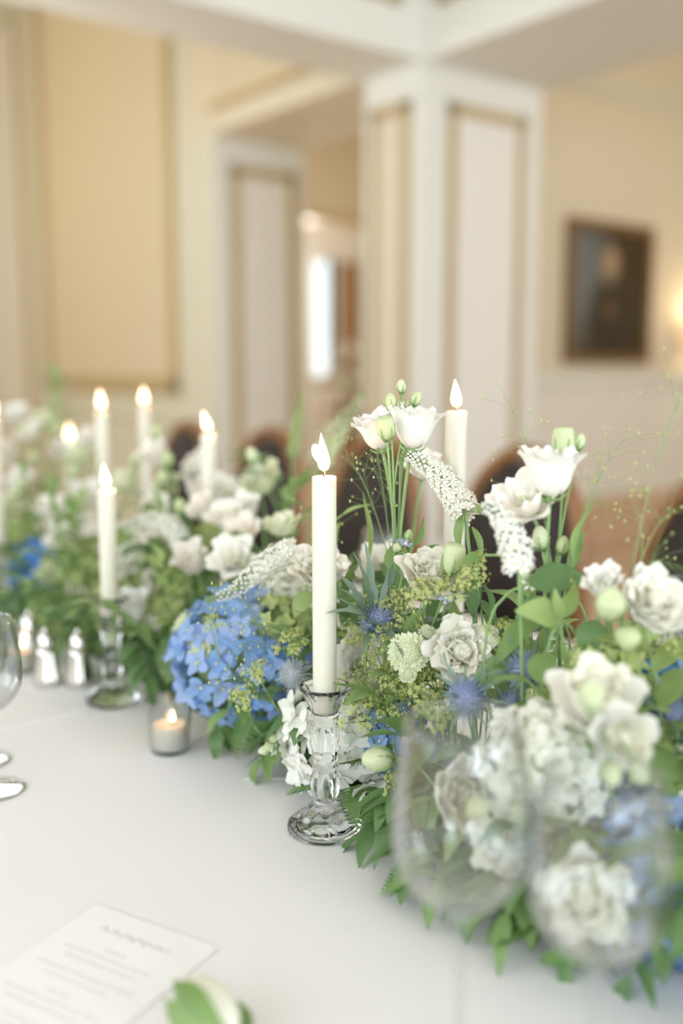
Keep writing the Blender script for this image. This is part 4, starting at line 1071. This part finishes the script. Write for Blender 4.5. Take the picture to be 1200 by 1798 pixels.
# --- lady's mantle
for (px, py, tt, s, lb) in [
  (672, 1072, 0.96, 1.0, 'lime lady mantle spray above the dark sea holly'), (702, 1066, 0.955, 0.7, 'small lime lady mantle sprig right of the spray over the sea holly'),
  (672, 1116, 0.925, 0.5, 'lime lady mantle spray across the front of the dark sea holly'), (742, 1050, 0.90, 0.95, 'lime lady mantle spray under the blush lisianthus with the green bud'),
  (800, 1040, 0.90, 0.85, 'lime lady mantle spray right of the blush lisianthus'), (838, 1015, 0.88, 0.9, 'lime lady mantle spray beneath the arching gooseneck spike'),
  (722, 1100, 0.935, 0.8, 'lime lady mantle spray behind the pale scabiosa'), (672, 1170, 0.965, 1.15, 'lady mantle spray below the dark sea holly'),
  (715, 1212, 0.935, 1.15, 'lady mantle spray under the pale scabiosa disc'), (660, 1222, 0.965, 1.1, 'bright lime lady mantle spray above the white hydrangea'),
  (745, 1235, 0.90, 1.1, 'lady mantle spray above the blue hydrangea by the glass'), (640, 1262, 0.93, 1.0, 'lime lady mantle spray lying on the white hydrangea'),
  (700, 1265, 0.91, 0.6, 'small lime lady mantle sprig on the blue hydrangea by the glass'), (455, 1190, 1.00, 0.8, 'lime lady mantle spray hanging in front of the two blue hydrangeas'),
  (430, 1232, 1.01, 0.9, 'lime lady mantle spray below the big blue hydrangea'), (690, 1385, 0.90, 0.8, 'lime lady mantle spray low beside the upper wine glass'),
  (512, 1135, 1.0, 0.8, 'lime lady mantle spray below the snowball viburnum'), (1150, 1130, 0.80, 0.9, 'lime lady mantle spray under the white pair at the right edge'),
  (960, 1240, 0.80, 0.8, 'lady mantle sprig behind the large white dome bloom'), (760, 1170, 0.93, 0.9, 'lady mantle spray left below the double lisianthus'),
  (372, 1100, 1.04, 0.6, 'small lady mantle sprig on top of the big blue hydrangea'), (612, 1215, 0.98, 0.9, 'lady mantle spray touching the right side of the candle cup'),
  (690, 1195, 0.95, 1.2, 'large lady mantle spray left below the pale scabiosa'), (770, 1270, 0.87, 1.0, 'lady mantle spray above the rim of the upper wine glass, left side'),
  (625, 1130, 1.0, 0.9, 'lady mantle spray low between main candle and dark sea holly'), (880, 1120, 0.87, 0.8, 'lady mantle sprig right above the double lisianthus')]:
    mantle(lb, at(px, py, tt), D(RND.uniform(-.3, .3), 0.8, 0.5), s)
# --- single big leaves
for (a, b_, m, var, up, ws, lb) in [
  ((930, 1024, .83), (1046, 998, .82), 'leaf_dark', 1, D(0, .75, .6), 1.1, 'broad dark leaf lying across the lisianthus stems'),
  ((980, 1085, .79), (918, 1062, .77), 'leaf_light', 1, D(0, .5, .8), 1.2, 'light leaf pointing left beneath the arching spike'),
  ((984, 1085, .79), (1020, 1020, .79), 'leaf_light', 0, D(.5, .2, .8), 1.3, 'light leaf pointing up right beneath the broad dark leaf'),
  ((985, 1090, .79), (978, 1035, .78), 'leaf_light', 2, D(-.2, .2, .9), 1.2, 'small upright light leaf between the two light ones'),
  ((950, 1092, .84), (842, 1150, .83), 'leaf', 3, D(-.4, .7, .5), .8, 'long leaf arching down over the double lisianthus'),
  ((905, 1160, .85), (820, 1205, .84), 'leaf', 1, D(0, .5, .8), 1.0, 'mid green leaf under the double lisianthus'),
  ((865, 1130, .88), (925, 1190, .87), 'leaf_dark', 1, D(.2, .5, .8), 1.3, 'dark leaf behind the blue sea holly'),
  ((1003, 1000, .84), (1026, 930, .84), 'leaf', 2, D(-.6, .1, .8), 1.1, 'upright leaf to the right of the tall lisianthus stems'),
  ((726, 960, .95), (752, 908, .95), 'leaf', 2, D(.7, 0, .7), 1.0, 'folded leaf on the stem of the tall pair'),
  ((735, 995, .97), (768, 955, .96), 'leaf_dark', 1, D(-.2, .4, .8), 1.5, 'dark broad leaf beneath the folded one'),
  ((690, 1005, .98), (704, 940, .985), 'leaf', 1, D(-.3, .1, .9), 1.3, 'pale upright leaf left of the tall pair stems'),
  ((850, 975, .87), (806, 985, .865), 'leaf', 1, D(0, .8, .5), 1.1, 'leaf pointing left under the gooseneck by the candle'),
  ((835, 1010, .9), (830, 1090, .895), 'leaf_dark', 0, D(-.3, .2, .9), 1.0, 'dark hanging leaf right of the blush lisianthus bud'),
  ((705, 1020, .97), (668, 1040, .955), 'leaf', 0, D(0, .8, .5), 1.1, 'leaf pointing left above the lady mantle'),
  ((662, 1055, 1.0), (640, 1010, 1.0), 'leaf_dark', 1, D(.2, .2, .9), 1.4, 'dark leaf behind the lady mantle spray'),
  ((548, 1040, 1.03), (508, 1080, 1.02), 'leaf_light', 1, D(-.2, .5, .8), 1.2, 'light leaf showing left of the main candle'),
  ((1050, 1090, .80), (1030, 1160, .79), 'leaf_dark', 1, D(0, .3, .9), 1.6, 'broad dark leaf in shadow above the white dome bloom'),
  ((975, 1060, .86), (890, 1105, .86), 'leaf_dark', 1, D(0, .6, .7), 1.3, 'dark leaf behind the light ones'),
  ((1000, 1180, .80), (990, 1120, .80), 'leaf_light', 2, D(0, .2, .9), 1.1, 'narrow upright leaf left of the lime viburnum'),
  ((1190, 1330, .76), (1120, 1360, .73), 'leaf', 1, D(0, .5, .8), 1.3, 'leaf low at the right edge below the sea holly'),
  ((1190, 1385, .74), (1140, 1425, .72), 'leaf', 0, D(0, .5, .8), 1.2, 'leaf lowest at the right edge above the blue hydrangea'),
  ((600, 905, 1.05), (655, 880, 1.06), 'leaf_light', 2, D(0, .8, .5), .45, 'narrow grass blade bending right behind the main candle'),
  ((648, 985, 1.02), (646, 860, 1.03), 'leaf_light', 2, D(.4, .2, .8), .28, 'narrow upright grass blade right of the main candle'),
  ]:
    hero_leaf(lb, at(*a), at(*b_), m, var, up, ws)
# --- ferns at the foot of the flowers
FER = [((470, 1225, 1.10), (418, 1333, 1.10), 0.02, 'fern frond hanging to the cloth under the big blue hydrangea'),
 ((525, 1300, 1.06), (432, 1372, 1.085), 0.02, 'fern frond reaching left along the cloth beside the white hydrangea'),
 ((600, 1370, 0.985), (503, 1392, 1.00), 0.012, 'fern frond on the cloth left of the candle holder'),
 ((610, 1345, 0.97), (662, 1340, 0.93), 0.012, 'fern frond crossing right in front of the white hydrangea'),
 ((650, 1370, 0.97), (625, 1462, 0.93), 0.015, 'fern frond hanging behind the candle holder foot'),
 ((690, 1400, 0.93), (668, 1470, 0.90), 0.012, 'fern frond hanging between the holder and the upper glass'),
 ((765, 1520, 0.82), (667, 1603, 0.825), 0.012, 'fern frond on the cloth left of the upper wine glass'),
 ((960, 1620, 0.74), (850, 1652, 0.742), 0.012, 'fern frond on the cloth between the two wine glasses'),
 ((1010, 1650, 0.72), (1000, 1700, 0.72), 0.008, 'short fern frond under the nearest wine glass'),
 ((1180, 1610, 0.72), (1145, 1690, 0.715), 0.01, 'fern frond at the right edge beneath the blue hydrangea')]
for a, b_, dr_, lb in FER:
    p1 = at(*b_); p1.z = max(p1.z, TZ+0.006); fern(lb, at(*a), p1, dr_)
# --- tweedia buds and stock
def tweedia(label, p, d, colr='blue_pale', s=1.0):
    b0 = root_of(p); t = thing('star_flower', label, 'flower', b0)
    pts, me = stem_part(b0, p, d, b0, 0.0011); obj('stem', me, t)
    for i in range(6):
        q = (d + V((RND.uniform(-.9, .9), RND.uniform(-.9, .9), RND.uniform(-.3, .9)))).normalized(); e = p + q*RND.uniform(.006, .016)*s
        if i < 3:
            mb = MB(); star(mb, (0, 0, 0), (0, 0, 1), 0.0085*s, 0, 1); obj('floret', mb.mesh('floret', [M[colr], M['petal']], False), t, T(e-b0) @ align_z(q))
        else: obj('bud', bud_mesh(0), t, T(e-b0) @ align_z(q) @ Sc(0.45*s))
    return t
tweedia('pale blue star flowers and buds at the foot of the tall pair', at(706, 975, 0.955), D(0, 1, .3))
tweedia('pinkish star buds beside the pale blue star flowers', at(728, 1000, 0.945), D(.3, 1, .2), 'pink', 0.8)
tweedia('blue star flowers beneath the blush lisianthus', at(782, 1062, 0.91), D(0, .6, .7), 'blue_pale', 0.9)
tweedia('pale star flower buds beside the fern left of the white hydrangea', at(500, 1312, 1.02), D(-.9, .1, .4), 'petal', 1.1)
tweedia('white star flowers deep behind the light leaves', at(940, 1025, 0.86), D(0, .5, .8), 'petal', 1.0)
tweedia('blue star flowers under the sea holly at the right edge', at(1150, 1310, 0.79), D(0, .3, .9), 'blue', 1.1)
# --- fountain grass
for (bx, by, bt, tips, lb) in [
  (690, 1010, 1.0, [(600, 800, 1.02), (650, 760, 1.05), (690, 830, 0.98)], 'fine fountain grass misting the chair right of the main candle'),
  (600, 1060, 1.05, [(470, 1010, 1.0), (560, 930, 1.05)], 'fine fountain grass reaching left of the main candle'),
  (980, 1060, .84, [(1100, 770, .86), (1060, 860, .83), (900, 720, .88)], 'fine fountain grass rising right of the tallest lisianthus'),
  (1090, 1100, .78, [(1190, 900, .80), (1180, 1000, .78), (1195, 700, .82)], 'fine fountain grass in front of the nearest chair'),
  (470, 1150, 1.06, [(400, 1060, 1.0), (395, 1190, .98), (420, 1120, .97)], 'fine fountain grass sprinkled over the big blue hydrangea'),
  (760, 1190, .92, [(640, 1180, .93), (700, 1160, .9)], 'fine fountain grass over the lady mantle')]:
    panicle(lb, V((at(bx, by, bt).x, at(bx, by, bt).y, at(bx, by, bt).z)), [at(*q) for q in tips])

# --- greenery filling the runner (sprigs no one could tell apart share a label)
def yrange(y):
    if y < 0.95: return 'near', 0.20
    if y < 1.45: return 'middle', 0.21
    return 'far', 0.27
SHADE = {'leaf': 'mid green', 'leaf_dark': 'dark green', 'leaf_light': 'light green'}
PLACE = {('near', 0): 'filling between the near flowers right of the main candle', ('middle', 0): 'filling between the flowers from main candle to second candle', ('far', 0): 'filling the blurred far flowers beyond the second candle',
         ('near', 1): 'spilling to the cloth behind the wine glasses', ('middle', 1): 'spilling to the cloth between main and second candle', ('far', 1): 'spilling to the cloth beyond the second candle',
         ('near', 2): 'standing upright behind the near showpiece flowers', ('middle', 2): 'standing upright behind the big blue hydrangea', ('far', 2): 'standing upright beyond the second candle'}
def fill_sprig(zone, k, base, tip, n, L, m, bend=0.03):
    lb = SHADE[m] + ' leafy sprig ' + PLACE[(zone, k)]
    return sprig(lb, base, tip, n, L, m, lb.replace('sprig ', 'sprigs ', 1), bend=bend)
for i in range(120):
    y = -0.12 + 2.85*i/120 + RND.uniform(-.03, .03)
    zone, hz = yrange(y)
    a = RND.uniform(-1.35, 1.35); L_ = RND.uniform(0.7, 1.0)
    base = V((SPX+RND.uniform(-.04, .045), y, TZ+0.05))
    tip = V((base.x + 0.13*L_*math.sin(a), y + RND.uniform(-.06, .06), TZ + 0.05 + (hz-0.05)*L_*max(0.12, math.cos(a))))
    fill_sprig(zone, 0, base, tip, RND.choice((6, 7, 8)), RND.uniform(.038, .055), RND.choice(('leaf', 'leaf', 'leaf_dark', 'leaf_light')))
for i in range(46):                                   # taller ones behind the showpieces
    y = 0.15 + 1.2*i/46; zone, hz = yrange(y)
    base = V((SPX+0.03+RND.uniform(-.02, .03), y, TZ+0.05)); tip = V((SPX+0.06+RND.uniform(-.05, .07), y+RND.uniform(-.06, .06), TZ+RND.uniform(.16, .235)))
    fill_sprig(zone, 2, base, tip, RND.choice((7, 8, 9)), RND.uniform(.040, .055), RND.choice(('leaf', 'leaf_dark', 'leaf_light')))
HOLD_Y = (P1.y, P2.y)
def by_holder(y): return any(abs(y-h) < 0.085 for h in HOLD_Y)
for i in range(24):                                   # and a thicker skirt where the near flowers meet the cloth
    y = 0.30 + 0.62*i/24; zone, hz = yrange(y)
    if by_holder(y): continue
    base = V((SPX-0.02, y, TZ+0.04+RND.uniform(0, .05))); tip = V((0.545+RND.uniform(-.015, .03), y+RND.uniform(-.05, .05), TZ+RND.uniform(.01, .12)))
    fill_sprig(zone, 1, base, tip, 7, RND.uniform(.036, .050), RND.choice(('leaf', 'leaf_dark')), 0.02)
for i in range(70):                                   # low sprigs spilling over the front edge to the cloth
    y = 0.05 + 2.5*i/70 + RND.uniform(-.03, .03)
    zone, hz = yrange(y)
    if by_holder(y): continue
    base = V((SPX-0.01+RND.uniform(-.01, .02), y, TZ+0.05+RND.uniform(0, .03)))
    tip = V((0.555+RND.uniform(-.02, .03), y+RND.uniform(-.05, .05), TZ+RND.uniform(.008, .10)))
    fill_sprig(zone, 1, base, tip, RND.choice((5, 6, 7)), RND.uniform(.034, .048), RND.choice(('leaf', 'leaf_dark', 'leaf_dark')), 0.015)
# --- the far blurred flowers
FARB = 'blurred far white blooms'
fw = random.Random(23)
far_spots = [(372, 905, 1.36), (436, 945, 1.28), (470, 860, 1.42), (405, 925, 1.32), (300, 950, 1.42), (265, 1040, 1.38), (345, 1000, 1.30), (285, 815, 1.6), (300, 860, 1.55), (340, 870, 1.5), (238, 860, 1.62),
  (90, 905, 1.72), (95, 1025, 1.62), (150, 880, 1.72), (60, 770, 2.0), (100, 800, 1.95), (20, 800, 2.0), (145, 820, 1.95), (40, 850, 1.9), (10, 900, 1.85), (75, 750, 2.1), (160, 780, 2.0), (240, 1090, 1.35), (385, 870, 1.45),
  (270, 900, 1.5), (440, 900, 1.33), (500, 940, 1.22), (355, 825, 1.62), (120, 950, 1.66), (30, 740, 2.15), (220, 1000, 1.45), (415, 990, 1.22)]
HUE = {'petal': 'white', 'petal_blush': 'blush white', 'petal_green': 'green white'}
FACE = {'cup': 'cup bloom', 'open': 'open bloom', 'ruffle': 'ruffled bloom'}
seen = {}
for (px, py, tt) in far_spots:
    p = at(px, py, tt); cl = fw.choice(('petal', 'petal', 'petal_blush', 'petal_green')); kd = fw.choice(('cup', 'open', 'ruffle'))
    plc = 'by the leftmost candle' if px < 55 else 'around the short far candle' if px < 165 else 'between second candle and leaning flame' if px < 345 else 'right below the leaning flame' if px < 400 else 'just left of the main candle'
    plc = ('low ' if py > 915 else 'high ') + plc
    lb = 'blurred %s %s %s' % (HUE[cl], FACE[kd], plc); seen[lb] = seen.get(lb, 0)+1
    lisianthus(lb, [(p, D(fw.uniform(-.5, .5), fw.uniform(.3, 1), fw.uniform(.2, .9)), fw.uniform(.75, 1.1), kd)],
       group=FARB, far=True, colr=cl, buds=[(p+V((fw.uniform(-.03, .03), fw.uniform(-.03, .03), .04)), D(fw.uniform(-.3, .3), 1, 0), .9, 0)] if fw.random() < .5 else ())
for (px, py, tt, r_, lb) in [(150, 985, 1.60, .05, 'large lime viburnum head right of the deep blue hydrangea'), (205, 1055, 1.42, .04, 'lime viburnum head behind the second candle holder'), (310, 1030, 1.36, .042, 'lime viburnum head left above the big blue hydrangea'),
    (275, 985, 1.45, .04, 'lime viburnum head right of the second candle'), (90, 1075, 1.60, .042, 'lime viburnum head low behind the silver shakers'), (30, 930, 1.85, .045, 'lime viburnum head above the deep blue hydrangea'), (380, 945, 1.36, .034, 'lime viburnum head between the white blooms over the arching spike')]:
    hydrangea(lb, at(px, py, tt), D(fw.uniform(-.3, .3), .6, .7), r_, 'lime_h', 42, 'far lime viburnum heads', 0.85, 'viburnum')
for (a, b_, m, lb) in [((505, 900, 1.40), (432, 800, 1.45), 'leaf_dark', 'dark leafy sprig pointing up left before the second chair arch'), ((480, 940, 1.3), (545, 840, 1.3), 'leaf', 'leafy sprig rising left of the main candle top'),
    ((330, 1010, 1.32), (250, 960, 1.35), 'leaf_dark', 'dark leafy sprig right of the second candle'), ((110, 790, 2.0), (98, 665, 2.0), 'leaf', 'leafy sprig reaching highest at the far left'), ((235, 1130, 1.32), (262, 1185, 1.28), 'leaf_dark', 'dark sprig hanging to the cloth right of the second candle holder'),
    ((60, 1080, 1.6), (30, 1140, 1.56), 'leaf_dark', 'dark sprig low behind the silver shakers'), ((330, 1090, 1.22), (290, 1160, 1.22), 'leaf_dark', 'dark sprig left of the big blue hydrangea')]:
    sprig(lb, at(*a), at(*b_), 8, .05, m)
for (a, b_, m, lb) in [((760, 1440, .86), (722, 1500, .82), 'leaf_dark', 'dark sprig on the cloth behind the left side of the upper wine glass'), ((800, 1470, .83), (770, 1545, .79), 'leaf', 'green sprig on the cloth seen through the middle of the upper wine glass'),
    ((730, 1400, .89), (690, 1440, .87), 'leaf_dark', 'dark sprig between the candle holder and the upper wine glass'), ((850, 1500, .80), (830, 1560, .77), 'leaf_dark', 'dark sprig low behind the right side of the upper wine glass'),
    ((775, 1330, .88), (745, 1400, .85), 'leaf', 'green sprig left of the side-view bloom in the upper wine glass'), ((910, 1530, .77), (890, 1600, .74), 'leaf', 'green sprig on the cloth in the gap between the two wine glasses'),
    ((860, 1380, .83), (830, 1330, .82), 'leaf_dark', 'dark sprig behind the rim of the upper wine glass'), ((1120, 1330, .80), (1175, 1290, .79), 'leaf_dark', 'dark sprig right of the rolled rose bloom')]:
    p1 = at(*b_); p1.z = max(p1.z, TZ+.012); p0 = at(*a); p0.z = max(p0.z, TZ+.03)
    sprig(lb, p0, p1, 8, .042, m, bend=0.012)
# --- vase of white flowers on a stand in the far room
vs_ = V((5.1, 6.55, 0))
st_ = thing('plant_stand', 'dark wooden stand in the far room carrying the vase of flowers', 'stand', vs_)
mb = MB(); mb.lathe([(0, .86), (.17, .86), (.18, .88), (.17, .9), (0, .9)], 24); obj('top', mb.mesh('top', M['doorwood']), st_)
mb = MB(); mb.lathe([(0, .03), (.03, .03), (.025, .4), (.035, .6), (.03, .86), (0, .86)], 20); obj('pole', mb.mesh('pole', M['doorwood']), st_)
for i in range(3):
    a = 2*PI*i/3; mb = MB(); mb.tube([(0, 0, .12), (.1*math.cos(a), .1*math.sin(a), .08), (.2*math.cos(a), .2*math.sin(a), .012)], [.022, .018, .014], 8); obj('leg', mb.mesh('leg', M['doorwood']), st_)
va = obj('vase', None) if False else None
mb = MB(); mb.lathe([(0, 0), (.05, 0), (.07, .04), (.075, .1), (.05, .17), (.045, .2), (.055, .215), (.05, .215), (.04, .2), (.045, .17), (.065, .1), (.06, .04), (0, .01)], 28)
va = obj('vase', mb.mesh('vase', M['plaster']), None, T(vs_+UPZ*.9)); tag(va, 'white vase on the dark stand in the far room', 'vase')
for i in range(9):
    a = i*2.4; r_ = .04+.012*i; p = vs_+V((r_*math.cos(a), r_*math.sin(a), 1.23+.13*math.cos(i*.35)))
    lisianthus('white flower in the vase in the far room', [(p, V((math.cos(a)*.6, math.sin(a)*.6, .8)).normalized(), 1.7, 'open')], group='flowers in the far vase', far=True, base=vs_+UPZ*1.0, leaves=[(p-UPZ*.05, V((math.cos(a), math.sin(a), .2)).normalized(), .13, i, 'leaf')])
# --- pale closed bud lying across the foot of the menu card
q0, q1 = on_table(316, 1728, TZ+0.02), on_table(408, 1822, TZ+0.02)
ax = (q1-q0); Lb = ax.length
bd = thing('flower_bud', 'pale green-white closed bud lying on the lower right of the menu card', 'flower', (q0+q1)/2 - UPZ*0.015)
R4 = T(q1-bd.location) @ align_z(-ax)
mb = MB()
prof = [(0, 0), (.007, .002), (.0145, .012), (.0185, .026), (.0175, .040), (.012, .052), (.005, .060), (0, .062)]
mb.lathe([(r, z*Lb/.062) for r, z in prof], 24, 0, lambda z, a: 1+.06*math.sin(3*a+z*60)); obj('bud', mb.mesh('bud', M['petal_core']), bd, R4)
for i in range(3):
    mb = MB(); petal(mb, Lb*1.02, [88, 40, 4, -12, -24], .014, 6, 8, 0, (0.3, 0.9, 3.6)[i], .9, .004, -.002, 0, RND, .98); obj('sepal', mb.mesh('sepal', M['leaf']), bd, R4)
